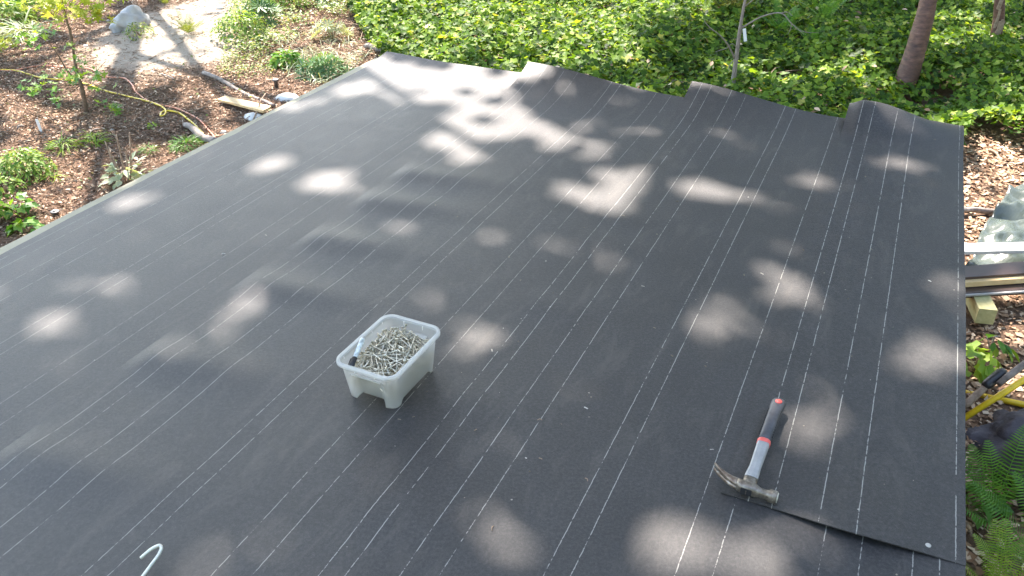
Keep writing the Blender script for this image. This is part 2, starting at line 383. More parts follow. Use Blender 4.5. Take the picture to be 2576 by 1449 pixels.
# litter
def litter(name, label, poly, dens, seed, mat, lmin, lmax, asp, shape=QUAD, thr=None):
    q = sample_ground(poly, dens, seed); r = np.random.RandomState(seed + 1)
    e_ = np.hypot((q[:, 0] - GLARE[0]) / 1.15, (q[:, 1] - GLARE[1]) / 2.0); q = q[(e_ > .95) | (r.rand(len(q)) < .10 + .5 * (e_ > .75))]  # fewer chips where the soil is painted pale as sun glare
    if thr is not None:
        nz = vnoise(q[:, 0], q[:, 1], seed, 3, 1.3); q = q[nz + .25 * (r.rand(len(q)) - .5) > thr]
    n = len(q); z = ground_z(q[:, 0], q[:, 1]) + .002 + .012 * r.rand(n)
    nn = np.stack([r.randn(n) * .28, r.randn(n) * .28, np.ones(n)], 1)
    L = lmin + (lmax - lmin) * r.rand(n) ** 2
    sc = np.stack([L * asp * (.5 + r.rand(n)), L, L], 1)
    v, f = scatter(shape[0], shape[1], np.column_stack([q, z]), basis(nn, r.rand(n) * 6.283), sc)
    o = link(name, np_mesh(name, v, f, mat)); tag(o, label, None, kind='stuff'); return o
LEFT = [(-60, 760), (-60, -40), (930, -40), (990, 150), (960, 190)]
litter('wood_chips', 'brown wood chips and bark mulch in the planting bed left of the roof', LEFT, 3300, 11, M['chips'], .006, .034, .30)
RIGHT = [(2380, 300), (2700, 380), (3300, 900), (2800, 1500), (2380, 1600)]
litter('leaf_litter', 'dry brown leaf litter and chips on the ground right of the roof', RIGHT, 2200, 21, M['dryleaf'], .012, .050, .5)
litter('needle_litter', 'fine dry needles and twigs scattered over the mulch', LEFT, 1300, 31, M['stick'], .03, .09, .035)
litter('fallen_leaves', 'curled fallen leaves lying on the mulch left of the roof', LEFT, 90, 41, M['dryleaf'], .03, .06, .7, OVAL)

# ================================================================== IVY
def ivy():
    poly = [(985, 190), (925, 118), (880, 40), (860, -120), (2950, -120), (2950, 620), (2576, 392), (2500, 352), (2440, 330), (2400, 420), (1600, 330)]
    parts = []
    q = sample_ground(poly, 1900, 51); r = np.random.RandomState(52)
    px, py, ok = project(np.column_stack([q, np.full(len(q), -.9)]))
    edge = vnoise(q[:, 0], q[:, 1], 53, 3, 1.5)
    far = q[:, 1] > 11.6
    keep = (edge > .22) & (~far | (r.rand(len(q)) < .35)) & (q[:, 0] > -3.5)
    keep &= ~((np.hypot((px - 1700) / 55, (py - 215) / 22) < 1) & (r.rand(len(q)) < .85))       # bare spot by the sapling
    q = q[keep]; n = len(q)
    hm = .05 + .34 * vnoise(q[:, 0], q[:, 1], 54, 3, 1.1)
    gx = (vnoise(q[:, 0] + .05, q[:, 1], 54, 3, 1.1) - vnoise(q[:, 0] - .05, q[:, 1], 54, 3, 1.1)) * 2.2
    gy = (vnoise(q[:, 0], q[:, 1] + .05, 54, 3, 1.1) - vnoise(q[:, 0], q[:, 1] - .05, 54, 3, 1.1)) * 2.2
    lay = r.rand(n) ** .6
    z = ground_z(q[:, 0], q[:, 1]) + hm * (.25 + .75 * lay) + .03 * r.rand(n)
    nn = np.stack([-gx * 1.4 + r.randn(n) * .52, -gy * 1.4 - .18 + r.randn(n) * .52, np.ones(n)], 1)
    sc = .028 + .052 * r.rand(n) ** 1.3
    v, f = scatter(IVY[0], IVY[1], np.column_stack([q, z]), basis(nn, r.rand(n) * 6.283), sc)
    o = link('ivy', np_mesh('ivy', v, f, M['ivy'])); tag(o, 'dense green ivy covering the ground beyond the far roof edge', None, kind='stuff')
    r = np.random.RandomState(58); k = r.choice(len(q), 900, replace=False); qq = q[k]; zz = z[k] + .015; nn = np.stack([r.randn(900) * .4, r.randn(900) * .4, np.ones(900)], 1)
    v, f = scatter(OVAL[0], OVAL[1], np.column_stack([qq, zz]), basis(nn, r.rand(900) * 6.283), .03 + .045 * r.rand(900))
    dl = link('dead_leaves', np_mesh('dead_leaves', v, f, M['dryleaf'])); tag(dl, 'dead tan leaves caught on top of the ivy', None, kind='stuff')
    # bare stems under and over the ivy
    vf = []
    for k in range(120):
        s = Vector((rnd.uniform(-1.5, 7), rnd.uniform(6.6, 11.5), 0)); a = rnd.uniform(0, 6.28); pts = []
        for i in range(6):
            a += rnd.uniform(-.5, .5); s = s + Vector((math.cos(a), math.sin(a), 0)) * .13
            pts.append(Vector((s.x, s.y, gz(s) + .05 + .22 * float(vnoise([s.x], [s.y], 54, 3, 1.1)[0]) * .9 + rnd.uniform(-.02, .02))))
        if roof_mask(pts[0].x, pts[0].y, .3): continue
        vf.append(tube(smooth_path(pts, 2), .003, 4, False))
    V_, F_ = join(*vf); st = link('ivy_stems', py_mesh('ivy_stems', V_, F_, M['stick'])); tag(st, 'thin dry tan stems running through the ivy', None, kind='stuff')
ivy()

def weeds(name, label, poly, dens, seed, mat, shape, smin, smax, thr, h=.10):
    q = sample_ground(poly, dens, seed); r = np.random.RandomState(seed + 1)
    nz = vnoise(q[:, 0], q[:, 1], seed, 3, 2.2); q = q[nz > thr]; n = len(q)
    z = ground_z(q[:, 0], q[:, 1]) + h * r.rand(n) * (.3 + vnoise(q[:, 0], q[:, 1], seed + 2, 2, 3))
    nn = np.stack([r.randn(n) * .45, r.randn(n) * .45 - .15, np.ones(n)], 1)
    v, f = scatter(shape[0], shape[1], np.column_stack([q, z]), basis(nn, r.rand(n) * 6.283), smin + (smax - smin) * r.rand(n))
    o = link(name, np_mesh(name, v, f, mat)); tag(o, label, None, kind='stuff')
weeds('weeds', 'loose yellow-green weeds spreading between the sunlit ground and the ivy', [(560, 150), (590, -60), (910, -60), (935, 60), (900, 110), (800, 60), (740, 110), (640, 150)], 1700, 61, M['weed'], OVAL, .02, .05, .42, .16)
weeds('creeping_weeds', 'low creeping green weeds beside the long grey log', [(540, 185), (560, 140), (640, 110), (700, 140), (690, 190), (600, 200)], 1500, 71, M['weed'], OVAL, .015, .03, .40, .06)
weeds('clover_patch', 'scattered small green seedlings on the mulch', LEFT, 26, 81, M['weed'], OVAL, .02, .04, .50, .05)
weeds('bank_weeds', 'thin pale weeds around the lupin beside the far roof corner', [(720, 190), (700, 110), (780, 70), (930, 90), (945, 130), (880, 190), (800, 220)], 900, 91, M['pale'], BLADE, .05, .12, .40, .06)
weeds('low_ivy', 'small green vine leaves under the ferns at the right', [(2420, 1180), (2620, 1180), (2640, 1500), (2400, 1500)], 260, 95, M['ivy'], IVY, .03, .06, .38, .10)

# ================================================================== SHED ROOF
shed = empty('shed', uv(1.2, 1.15, -1.0)); tag(shed, 'low wooden shed whose felt-covered roof fills the view', 'shed')
inv = Matrix.Translation(-shed.location)
def spart(name, vf, mat, smooth=False, parent=shed, label=None):
    v, f = vf
    o = link(name, py_mesh(name, [inv @ Vector(p) for p in v], f, mat, smooth), parent)
    if label: o['label'] = label
    return o
def uvbox(u0, u1, v0, v1, z0, z1):
    v = [uv(a, b, c) for a in (u0, u1) for b in (v0, v1) for c in (z0, z1)]
    return v, [(0, 1, 3, 2), (4, 6, 7, 5), (0, 4, 5, 1), (2, 3, 7, 6), (0, 2, 6, 4), (1, 5, 7, 3)]
spart('deck', uvbox(-1.6, 4.03, -.325, 2.575, -.020, -.0015), M['osb'])
# left fascia: its top shows as the beige strip along the felt
o0, o1 = at(0, 620), at(945, 143); dirf = (o1 - o0).normalized(); a0 = o0 - dirf * 2.6; sd = Vector((dirf.y, -dirf.x, 0))
fv = [p + sd * s + Vector((0, 0, z)) for p in (a0, o1) for s in (0, .115) for z in (-.14, -.004)]
fo = spart('fascia_board', (fv, [(0, 1, 3, 2), (4, 6, 7, 5), (0, 4, 5, 1), (2, 3, 7, 6), (0, 2, 6, 4), (1, 5, 7, 3)]), M['fascia'], label='beige fascia board along the left eave'); bevel(fo, .003)
spart('fascia_board', uvbox(-1.6, 4.03, -.348, -.328, -.14, -.004), M['fascia'])
spart('fascia_board', uvbox(4.033, 4.055, -.30, 2.60, -.14, -.006), M['fascia'])
bp = None
for side in range(4):
    lo, hi = ((-1.3, 3.8) if side < 2 else (-.15, 2.45)); k = lo
    while k < hi - .01:
        e = min(k + .142, hi)
        if side == 0: b = uvbox(k, e - .008, -.17, -.15, -.98, -.022)
        elif side == 1: b = uvbox(k, e - .008, 2.45, 2.47, -.98, -.022)
        elif side == 2: b = uvbox(3.8, 3.82, k, e - .008, -.98, -.022)
        else: b = uvbox(-1.32, -1.30, k, e - .008, -.98, -.022)
        spart('siding_board', b, M['siding']); k = e
spart('wall_frame', uvbox(-1.29, 3.79, -.14, 2.44, -1.03, -.024), M['brownboard'])

def smoothstep(a, b, x):
    t = max(0, min(1, (x - a) / (b - a))); return t * t * (3 - 2 * t)
def felt(name, label, u0f, u1f, v0f, v1f, zf, mat, nu=150, nv=40):
    """one strip of felt: a thin solid sheet, gently waved; u0f(v)..., v0f(u)... are its four edges"""
    vs, fs, uvs = [], [], []
    for i in range(nu + 1):
        s = i / nu
        # finer rows near both ends
        for j in range(nv + 1):
            t = j / nv; vm = v0f(1.5) * (1 - t) + v1f(1.5) * t
            u = u0f(vm) * (1 - s) + u1f(vm) * s
            v = v0f(u) * (1 - t) + v1f(u) * t
            z = zf(u, v, t)
            vs.append(uv(u, v, z)); uvs.append((v, u))
    for i in range(nu):
        for j in range(nv):
            a = i * (nv + 1) + j; fs.append((a, a + nv + 1, a + nv + 2, a + 1))
    n0 = len(vs); th = Vector((0, 0, .0028))
    vs += [p - th for p in vs]; uvs += uvs                                  # underside
    fs += [tuple(i + n0 for i in reversed(f)) for f in list(fs)]; nflat = len(fs)
    row = nv + 1
    rim = [j for j in range(row)] + [i * row + nv for i in range(1, nu + 1)] + [nu * row + j for j in range(nv - 1, -1, -1)] + [i * row for i in range(nu - 1, 0, -1)]
    b0 = len(vs); m_ = len(rim)
    for k in rim: vs.append(vs[k].copy()); uvs.append(uvs[k])
    for k in rim: vs.append(vs[k] - th); uvs.append(uvs[k])
    fs += [(b0 + k, b0 + (k + 1) % m_, b0 + m_ + (k + 1) % m_, b0 + m_ + k) for k in range(m_)]
    me = py_mesh(name, vs, fs, mat)
    for k in range(nflat, len(me.polygons)): me.polygons[k].use_smooth = False
    L = me.uv_layers.new(name='UVMap')
    for lp in me.loops: L.data[lp.index].uv = uvs[lp.vertex_index]
    o = link(name, me)
    tag(o, label, 'roofing felt', 'strips of felt laid over the roof'); return o
h_ = 1.4
def nz3(u, v, s, seed=0): return mnoise.noise(Vector((u * s, v * s, seed)))
# printed lines (metres across the roof)
LN1 = [.600, .565, .493, .441, .304, .268, .131]
LN2 = [1.210, 1.176, 1.103, 1.051, .915, .880, .744, .690]
LN3 = [1.847, 1.811, 1.738, 1.685, 1.540, 1.506, 1.371, 1.318]
LN0 = [.063, .027, -.044, -.0985, -.238]
LNB = [.081, -.057, -.110, -.181, -.217]
MF = [mat_felt('felt_print_%s' % 'abcde'[i], [a * h_ for a in L], (.30, .40, .52, .52, .55)[i]) for i, L in enumerate((LN3, LN2, LN1, LNB, LN0))]
S3, S2, S1 = 1.2535 * h_, .6365 * h_, .0985 * h_
def z3(u, v, t):
    z = .0010 + .0012 * nz3(u, v, 1.6, 1)
    a = max(0, u - 3.8) / .35; return z + .03 * a * a
def ripple(u, v, seam):
    """broad low humps that die away to the right of the seam"""
    d = seam - v
    ph = u - .12 * d
    env = math.exp(-((d - .10) / .30) ** 2) * smoothstep(-.01, .05, d) * (1 - smoothstep(2.9, 3.3, u))
    f = sum(math.exp(-((ph - c) / .075) ** 2) for c in (.92, 1.36, 1.79, 2.13, 2.47, 2.75))
    return .0095 * f * env
def z2(u, v, t):
    z = .0045 + .0014 * nz3(u, v, 1.3, 2) + ripple(u, v, S2 and S3)
    a = max(0, u - 3.62) / .48; return z + (.035 + .05 * smoothstep(.9, 1.75, v)) * a * a
def base1(u, v): return .0085 + .0016 * nz3(u, v, 1.2, 3)
def z1(u, v, t):
    d = S2 - v
    z = base1(u, v) + .004 * math.exp(-((d - .08) / .16) ** 2) * sum(math.exp(-((u - c) / .07) ** 2) for c in (1.12, 1.55, 2.05, 2.5, 2.72))
    a = max(0, u - 3.66) / .48; return z + (.025 + .05 * smoothstep(.2, .9, v)) * a * a
def zb(u, v, t): return base1(u, v) + .0020
def z0(u, v, t):
    z = base1(u, v) + .0042 + .003 * smoothstep(.1, .35, -v) * math.sin(u * 3.1)
    q = smoothstep(-.34, .06, v) * (1 - .30 * smoothstep(.085, .15, v))
    up = smoothstep(3.80, 4.12, u); dn = smoothstep(4.08, 4.28, u)
    z += (.012 + .086 * q) * up ** 1.5 - (.01 + .10 * q) * dn ** 2
    lift = .020 * (1 - smoothstep(1.46, 1.75, u)) * (.06 + .85 * math.exp(-((v + .15) / .12) ** 2))
    return z + lift
_pp = [at(a, b, .003) for a, b in [(0, 640), (19.5, 629), (180, 545), (352, 457), (440, 411), (507, 377), (558.7, 351), (592, 336), (630, 313), (668, 292), (754.6, 250), (850, 204), (950, 153)]]
_fe = [(-2, _pp[0].dot(V))] + [(p.dot(U), p.dot(V)) for p in _pp] + [(6, _pp[-1].dot(V))]
def leftedge(u):
    for (a, x), (b, y) in zip(_fe, _fe[1:]):
        if a <= u <= b: return x + (y - x) * (u - a) / (b - a + 1e-9) + .003 * nz3(u, 0, 6)
    return _fe[-1][1]
felt('felt_strip', 'black felt strip nearest the beige eave at the left', lambda v: -1.6, lambda v: 4.115 + .035 * smoothstep(2.2, 2.66, v) - .0 * v, lambda u: 1.10 * h_, leftedge, z3, MF[0])
felt('felt_strip', 'second felt strip from the left, under the nail tub', lambda v: -1.6, lambda v: 4.055 + .05 * smoothstep(.9, 1.75, v), lambda u: .55 * h_, lambda u: S3 + .003 * nz3(u, 1, 3), z2, MF[1], 260)
felt('felt_strip', 'third felt strip from the left, crossing the middle right of the roof', lambda v: -1.6, lambda v: 4.08 + .07 * smoothstep(.1, .9, v), lambda u: -.02 * h_, lambda u: S2 + .003 * nz3(u, 2, 3), z1, MF[2], 260)
felt('felt_strip', 'short black felt piece at the lower right corner, tucked under the sheet with the hammer', lambda v: -1.6, lambda v: 1.95, lambda u: -.352, lambda u: S1, zb, MF[3], 60)
felt('felt_strip', 'rightmost felt strip under the hammer with its far end humped up', lambda v: 1.486 * (1 - z0(1.48, v, 0) / 1.4) + .003 * nz3(v, 0, 5), lambda v: 4.26 - .04 * smoothstep(-.1, -.35, v), lambda u: -.352 + .006 * nz3(u, 5, 1.3), lambda u: S1 + .010 + .006 * nz3(u, 3, 2), z0, MF[4], 260)
def roof_top(x, y):
    u = x * U.x + y * U.y; v = x * V.x + y * V.y
    if v > S3: return z3(u, v, 0)
    if v > S2: return z2(u, v, 0)
    if v > S1 + .01: return z1(u, v, 0)
    return z0(u, v, 0) if u > 1.45 else zb(u, v, 0)
def on_roof(px, py):
    p = at(px, py, 0.0)
    for _ in range(3): p = at(px, py, roof_top(p.x, p.y))
    return p

# crumbs, staples and a cap nail on the felt
cap = link('cap_nail', None or (lambda: (lambda vf: py_mesh('cap_nail', *vf, M['stone'], True))(tube([(0, 0, -.001), (0, 0, .0012), (0, 0, .0022)], [.0058, .0058, .0035], 14)))()); cap.location = on_roof(2335, 1372)
tag(cap, 'round pale nail cap near the lower right corner of the felt', 'nail')
crumbs = []
for k in range(150):
    u, v = rnd.uniform(.7, 4.0), rnd.uniform(-.33, 2.5)
    if rnd.random() < .55: u, v = rnd.uniform(1.3, 3.2), rnd.uniform(-.33, 1.1)
    p = uv(u, v); p.z = roof_top(p.x, p.y) + .0006; s = rnd.uniform(.0006, .0022)
    a = rnd.uniform(0, 6.28); l = rnd.choice([1, 1, 1.5, 3])
    d = Vector((math.cos(a), math.sin(a), 0)) * s * l; e = Vector((-math.sin(a), math.cos(a), 0)) * s
    crumbs.append(([p - d - e, p + d - e, p + d + e, p - d + e, p + Vector((0, 0, s))], [(0, 1, 4), (1, 2, 4), (2, 3, 4), (3, 0, 4)]))
cr = link('sawdust_crumbs', py_mesh('sawdust_crumbs', *join(*crumbs), mat_island('crumb', [(0, (.10, .08, .05)), (.6, (.28, .24, .18)), (1, (.5, .47, .42))]), False)); tag(cr, 'tiny pale crumbs and chips scattered over the black felt', None, kind='stuff')
for k, (a, b, l, lab) in enumerate([(1358, 1058, .012, 'small curled wood shaving right of the tub'), (1240, 1330, .014, 'small tan leaf scrap low on the felt'), (1360, 1155, .009, 'short tan splinter between the tub and the hammer'), (1196, 1083, .008, 'dark speck of bark below the tub shadow'), (1475, 1208, .011, 'broken wood sliver left of the hammer claw')]):
    p = on_roof(a, b); o = link('wood_scrap', py_mesh('wood_scrap', *tube(smooth_path([(-l / 2, 0, .002), (0, l * .15, .004), (l / 2, 0, .0015)], 3), [.0012] * 6 + [.0008], 5), M['stick'])); o.location = p; o.rotation_euler.z = k * 1.3
    tag(o, lab, 'wood scrap')

# ================================================================== TUB OF NAILS
tub_c = uv(1.532, 1.040); tub_c.z = roof_top(tub_c.x, tub_c.y) + .0005
yaw = math.atan2(U.y, U.x) - R_(1.5)
tub = empty('storage_tub', tub_c, yaw); tag(tub, 'small frosted plastic tub full of nails standing on the felt', 'tub')
TH = .120
def rr_loop(lx, ly, r, n=8):
    pts = []
    for (sx, sy, a0) in ((1, 1, 0), (-1, 1, 90), (-1, -1, 180), (1, -1, 270)):
        for k in range(n + 1):
            a = R_(a0 + 90 * k / n); pts.append((sx * (lx / 2 - r) + r * math.cos(a), sy * (ly / 2 - r) + r * math.sin(a)))
    # subdivide the straights
    out = []
    for i, p in enumerate(pts):
        q = pts[(i + 1) % len(pts)]; d = math.hypot(q[0] - p[0], q[1] - p[1]); k = max(1, int(d / .007))
        out += [(p[0] + (q[0] - p[0]) * t / k, p[1] + (q[1] - p[1]) * t / k) for t in range(k)]
    return out
TOP = rr_loop(.240, .166, .026); NB = len(TOP)
def tub_pt(i, t, off=0.0):
    """wall point i at height fraction t; ends recessed between the feet"""
    x, y = TOP[i]; sx = 1 - .155 * (1 - t); sy = 1 - .115 * (1 - t)
    X, Y = x * sx, y * sy
    mid_end = abs(x) > .114 and abs(y) < .040
    e = smoothstep(.050, .042, abs(y)) if False else max(0, min(1, (.046 - abs(y)) / .006))
    if abs(x) > .100:
        top = .70; k = max(0, min(1, (top - t) / .05)) * e
        X -= math.copysign(.013 * k, X)
    else: e = 0
    es = max(0, min(1, (.085 - abs(x)) / .008)) if abs(y) > .075 else 0
    zb_ = .014 * max(e, es)
    if abs(x) <= .100 and es > 0 and t < .12: pass
    return Vector((X * (1 + off), Y * (1 + off), zb_ + (TH - zb_) * t))
levels = [0, .04, .10, .2, .35, .5, .62, .66, .70, .76, .86, .93, .985]
vs, fs = [], []
for t in levels:
    for i in range(NB): vs.append(tub_pt(i, t))
for a in range(len(levels) - 1):
    for i in range(NB): j = (i + 1) % NB; fs.append((a * NB + i, a * NB + j, (a + 1) * NB + j, (a + 1) * NB + i))
c = len(vs); vs.append(Vector((0, 0, .014)))
ib = len(vs)
for i in range(NB): p = tub_pt(i, 0); vs.append(Vector((p.x * .93, p.y * .93, .0135)))
for i in range(NB): j = (i + 1) % NB; fs.append((i, ib + i, ib + j, j)); fs.append((c, ib + j, ib + i))
body = link('body', py_mesh('tub_body', vs, fs, M['tub']), tub)
md = body.modifiers.new('s', 'SOLIDIFY'); md.thickness = .0012; md.offset = -1
# rim: rolled lip round the mouth
vs, fs = [], []; prof = [(-.0015, -.010), (.0005, -.003), (.001, .0), (.0045, .0018), (.0085, .0), (.0095, -.0045), (.0095, -.009), (.0082, -.009), (.008, -.004), (.003, -.003), (0, -.010)]
nrm = []
for i in range(NB):
    a, b = TOP[i - 1], TOP[(i + 1) % NB]; t = Vector((b[0] - a[0], b[1] - a[1], 0)).normalized(); nrm.append(Vector((t.y, -t.x, 0)))
for i in range(NB):
    p = Vector((TOP[i][0], TOP[i][1], TH))
    for (o_, z_) in prof: vs.append(p + nrm[i] * o_ + Vector((0, 0, z_)))
K = len(prof)
for i in range(NB):
    j = (i + 1) % NB
    for k in range(K): k2 = (k + 1) % K; fs.append((i * K + k, j * K + k, j * K + k2, i * K + k2))
link('rim', py_mesh('tub_rim', vs, fs, M['tub_rim']), tub)
for s in (-1, 1):        # grip ledge above each end recess
    vf = box(s * .1085, 0, TH * .715, .014, .088, .004); o = link('grip', py_mesh('tub_grip', *vf, M['tub_rim'], False), tub); bevel(o, .0012)
for x, y in [(-.09, .0835), (-.03, .0835), (.04, .0835), (.09, .0835), (-.09, -.0835), (-.03, -.0835), (.04, -.0835), (.09, -.0835), (.119, .03), (.119, -.03), (-.119, .03), (-.119, -.03)]:
    vf = box(x * .985, y * .985, TH - .014, .0022 if abs(y) > .08 else .003, .003 if abs(y) > .08 else .0022, .016)
    link('rib', py_mesh('tub_rib', *vf, M['tub_rim'], False), tub)
# nails
def nail_geo():
    a = tube([(0, 0, 0), (0, .004, 0), (0, .068, 0)], [.0002, .00155, .00155], 7); b = tube([(0, .068, 0), (0, .0691, 0)], [.0042, .0042], 10); return join(a, b)
NV, NF = nail_geo(); nail_me = py_mesh('nail', NV, NF, M['nail'])
Tm = Matrix.Translation(tub_c) @ Matrix.Rotation(yaw, 4, 'Z')
def place_nails(n, zlo, zhi, seed, tilt):
    r = random.Random(seed); out = []
    while len(out) < n:
        x = r.uniform(-.112, .112); y = r.uniform(-.076, .076)
        mound = .012 * math.exp(-((x - .015) / .07) ** 2 - (y / .05) ** 2) + .007 * mnoise.noise(Vector((x * 30, y * 30, 3)))
        z = r.uniform(zlo, zhi) + mound * (1 if zhi > .06 else 0)
        a = r.uniform(0, 6.283) if r.random() < .55 else r.gauss(.9, .5); t = r.gauss(0, tilt)
        d = Vector((math.cos(a) * math.cos(t), math.sin(a) * math.cos(t), math.sin(t)))
        c_ = Vector((x, y, z)); e0, e1 = c_ - d * .0345, c_ + d * .0345; ok = True
        for e in (e0, e1):
            k = 1 - .155 * (1 - max(0, min(1, e.z / TH)))
            lim_x = .116 * k - (.013 if e.z < .085 and abs(e.y) < .044 else 0)
            if abs(e.x) > lim_x or abs(e.y) > .078 * (1 - .115 * (1 - e.z / TH)) or e.z < .018: ok = False
            if abs(e.x) > .095 and abs(e.y) > .06: ok = False
        if ok:
            rot = d.to_track_quat('Y', 'Z') @ Matrix.Rotation(r.uniform(0, 6.28), 3, 'Y').to_quaternion()
            out.append(Matrix.Translation(e0) @ rot.to_matrix().to_4x4())
    return out
for m_ in place_nails(290, .068, .096, 5, .24):
    o = link('nail', nail_me); o.matrix_world = Tm @ m_
    tag(o, 'galvanised nail lying loose on the heap in the plastic tub', 'nail', 'loose nails heaped in the tub')
nv = np.array([tuple(p) for p in NV]); tri = []
for f in NF:
    f = tuple(dict.fromkeys(f)); tri += [(f[0], f[i], f[i + 1]) for i in range(1, len(f) - 1)]
tri = np.array(tri); pos, Rm = [], []
for m_ in place_nails(1400, .018, .072, 9, .25):
    w = Tm @ m_; pos.append(tuple(w.translation)); Rm.append([list(row[:3]) for row in w.to_3x3()])
v, f = scatter(nv, tri, np.array(pos), np.array(Rm), np.ones(len(pos)))
o = link('buried_nails', np_mesh('buried_nails', v, f, M['nail'], True)); tag(o, 'mass of galvanised nails filling the lower part of the tub', None, kind='stuff')
# marker pen leaning in the tub
def inv_tub(p): return Tm.inverted() @ p
p_hi = at(913, 852, tub_c.z + .122); p_lo = at(881, 928, tub_c.z + .092)
mk = empty('marker_pen', p_lo); tag(mk, 'white and black marker pen leaning against the left side of the tub among the nails', 'pen')
d = p_hi - p_lo
def along(ts, rs_): return tube([d * t for t in ts], rs_, 12)
link('barrel', py_mesh('pen_barrel', *along([.36, .365, .97, .99, 1.0], [.0062, .0066, .0066, .0058, .003]), mat_noise('pen_barrel', [(.45, (.70, .72, .70)), (.62, (.30, .33, .30))], 60, .4, 0)), mk)
link('cap', py_mesh('pen_cap', *along([0, .01, .36], [.0055, .0072, .0070]), M['black']), mk)
sdv = d.cross(Vector((0, 0, 1))).normalized(); link('clip', py_mesh('pen_clip', *beam(d * .02 - sdv * .0085, d * .32 - sdv * .0085, .003, .003), M['black'], False), mk)

# ================================================================== HAMMER
hc = at(1880, 1238, .022); hend = at(1956, 1018, .022)
hy = (hend - hc); hy.z = 0; hl = hy.length; hyaw = math.atan2(hy.y, hy.x) - math.pi / 2
ham = empty('claw_hammer', (hc.x, hc.y, .019), hyaw); tag(ham, 'claw hammer with black and grey grip lying on the felt at the lower right', 'hammer')
HL = hl - .006
def ell_loft(secs, n=16, pw=2.6):
    """secs: (y, x centre, z centre, half width x, half height z)"""
    vs, fs = [], []
    for (y, xc, zc, a, b) in secs:
        for k in range(n):
            t = 2 * math.pi * k / n; c_, s_ = math.cos(t), math.sin(t)
            vs.append((xc + a * math.copysign(abs(c_) ** (2 / pw), c_), y, zc + b * math.copysign(abs(s_) ** (2 / pw), s_)))
    m = len(secs)
    for i in range(m - 1):
        for k in range(n): k2 = (k + 1) % n; fs.append((i * n + k, (i + 1) * n + k, (i + 1) * n + k2, i * n + k2))
    fs.append(tuple(range(n))); fs.append(tuple((m - 1) * n + k for k in reversed(range(n)))); return vs, fs
g0 = HL * .50
grip = [(g0, .0, .017, .0150, .0125), (g0 + .02, .0, .017, .0152, .013), (HL * .72, .001, .0175, .0160, .014), (HL * .86, .001, .0178, .0158, .0138), (HL * .93, .002, .018, .0175, .0145), (HL * .975, .003, .018, .0182, .0145), (HL * .993, .003, .018, .0155, .0125), (HL, .003, .018, .009, .008)]
link('grip', py_mesh('hammer_grip', *ell_loft(grip), M['rubber']), ham)
for s in (-1, 1):
    for k in range(12):
        y = g0 + .018 + k * .0095; hw = .0153
        o = link('grip_notch', py_mesh('grip_notch', *box(s * hw, y, .0235, .0026, .0040, .0030), M['black'], False), ham)
link('shaft', py_mesh('hammer_shaft', *ell_loft([(.030, -.001, .016, .0155, .0100), (.040, -.001, .016, .0155, .0100), (.07, 0, .0165, .0135, .0095), (.10, 0, .0165, .0138, .0100), (g0 - .012, 0, .017, .0150, .0118)], 12, 3.4), M['grip_grey'], False), ham)
link('band', py_mesh('hammer_band', *ell_loft([(g0 - .012, 0, .017, .0154, .0124), (g0 - .010, 0, .017, .0160, .0132), (g0 - .001, 0, .017, .0162, .0134), (g0 + .001, 0, .017, .0154, .0127)], 16), M['red']), ham)
link('badge', py_mesh('hammer_badge', *tube([(0.003, HL * .945, .0318), (0.003, HL * .945, .0334)], [.0088, .0085], 18), M['red']), ham)
# head: X axis from claw (-) to face (+)
def head_loft(secs, n=14, pw=3.0):
    """secs: (x, y centre, z centre, half y, half z)"""
    vs, fs = [], []
    for (x, yc, zc, a, b) in secs:
        for k in range(n):
            t = 2 * math.pi * k / n; c_, s_ = math.cos(t), math.sin(t)
            vs.append((x, yc + a * math.copysign(abs(c_) ** (2 / pw), c_), zc + b * math.copysign(abs(s_) ** (2 / pw), s_)))
    m = len(secs)
    for i in range(m - 1):
        for k in range(n): k2 = (k + 1) % n; fs.append((i * n + k, i * n + k2, (i + 1) * n + k2, (i + 1) * n + k))
    fs.append(tuple(reversed(range(n)))); fs.append(tuple((m - 1) * n + k for k in range(n))); return vs, fs
ZC = .014
hb = head_loft([(-.026, .004, ZC, .0105, .0120), (-.018, .002, ZC, .0125, .0135), (.0, .0, ZC, .0135, .0140), (.016, .0, ZC, .0125, .0135), (.024, -.001, ZC, .0098, .0105), (.036, -.001, ZC, .0090, .0095), (.044, -.001, ZC, .0098, .0102), (.048, -.001, ZC, .0125, .0130), (.062, -.001, ZC, .0130, .0135), (.0635, -.001, ZC, .0120, .0125)])
neck = ell_loft([(.004, 0, ZC, .019, .0125), (.014, 0, ZC, .0165, .0120), (.022, -.001, ZC, .0155, .0112), (.036, -.001, ZC + .001, .0158, .0108)], 14, 3)
hm = link('head', py_mesh('hammer_head', *join(hb, neck), M['steel_top']), ham)
for s, dz in ((1, .0070), (-1, -.0070)):
    secs = []
    for k in range(9):
        t = k / 8; x = -.022 - .064 * t; y = .004 + .034 * t ** 1.7
        secs.append((x, y, ZC + dz * (.75 + .35 * t), .0105 * (1 - .85 * t) + .0006, .0062 * (1 - .35 * t)))
    secs.reverse(); link('claw', py_mesh('hammer_claw', *head_loft(secs, 12, 2.8), M['steel']), ham)
link('eye', py_mesh('hammer_eye', *box(-.002, -.0132, ZC, .024, .0022, .017), M['black'], False), ham)
link('wedge', py_mesh('hammer_wedge', *box(-.002, -.0145, ZC, .0018, .0008, .011), M['steel_top'], False), ham)
link('face', py_mesh('hammer_face', *head_loft([(.0634, -.001, ZC, .0112, .0117), (.0655, -.001, ZC, .0105, .011)], 18, 2.2), M['hook']), ham)

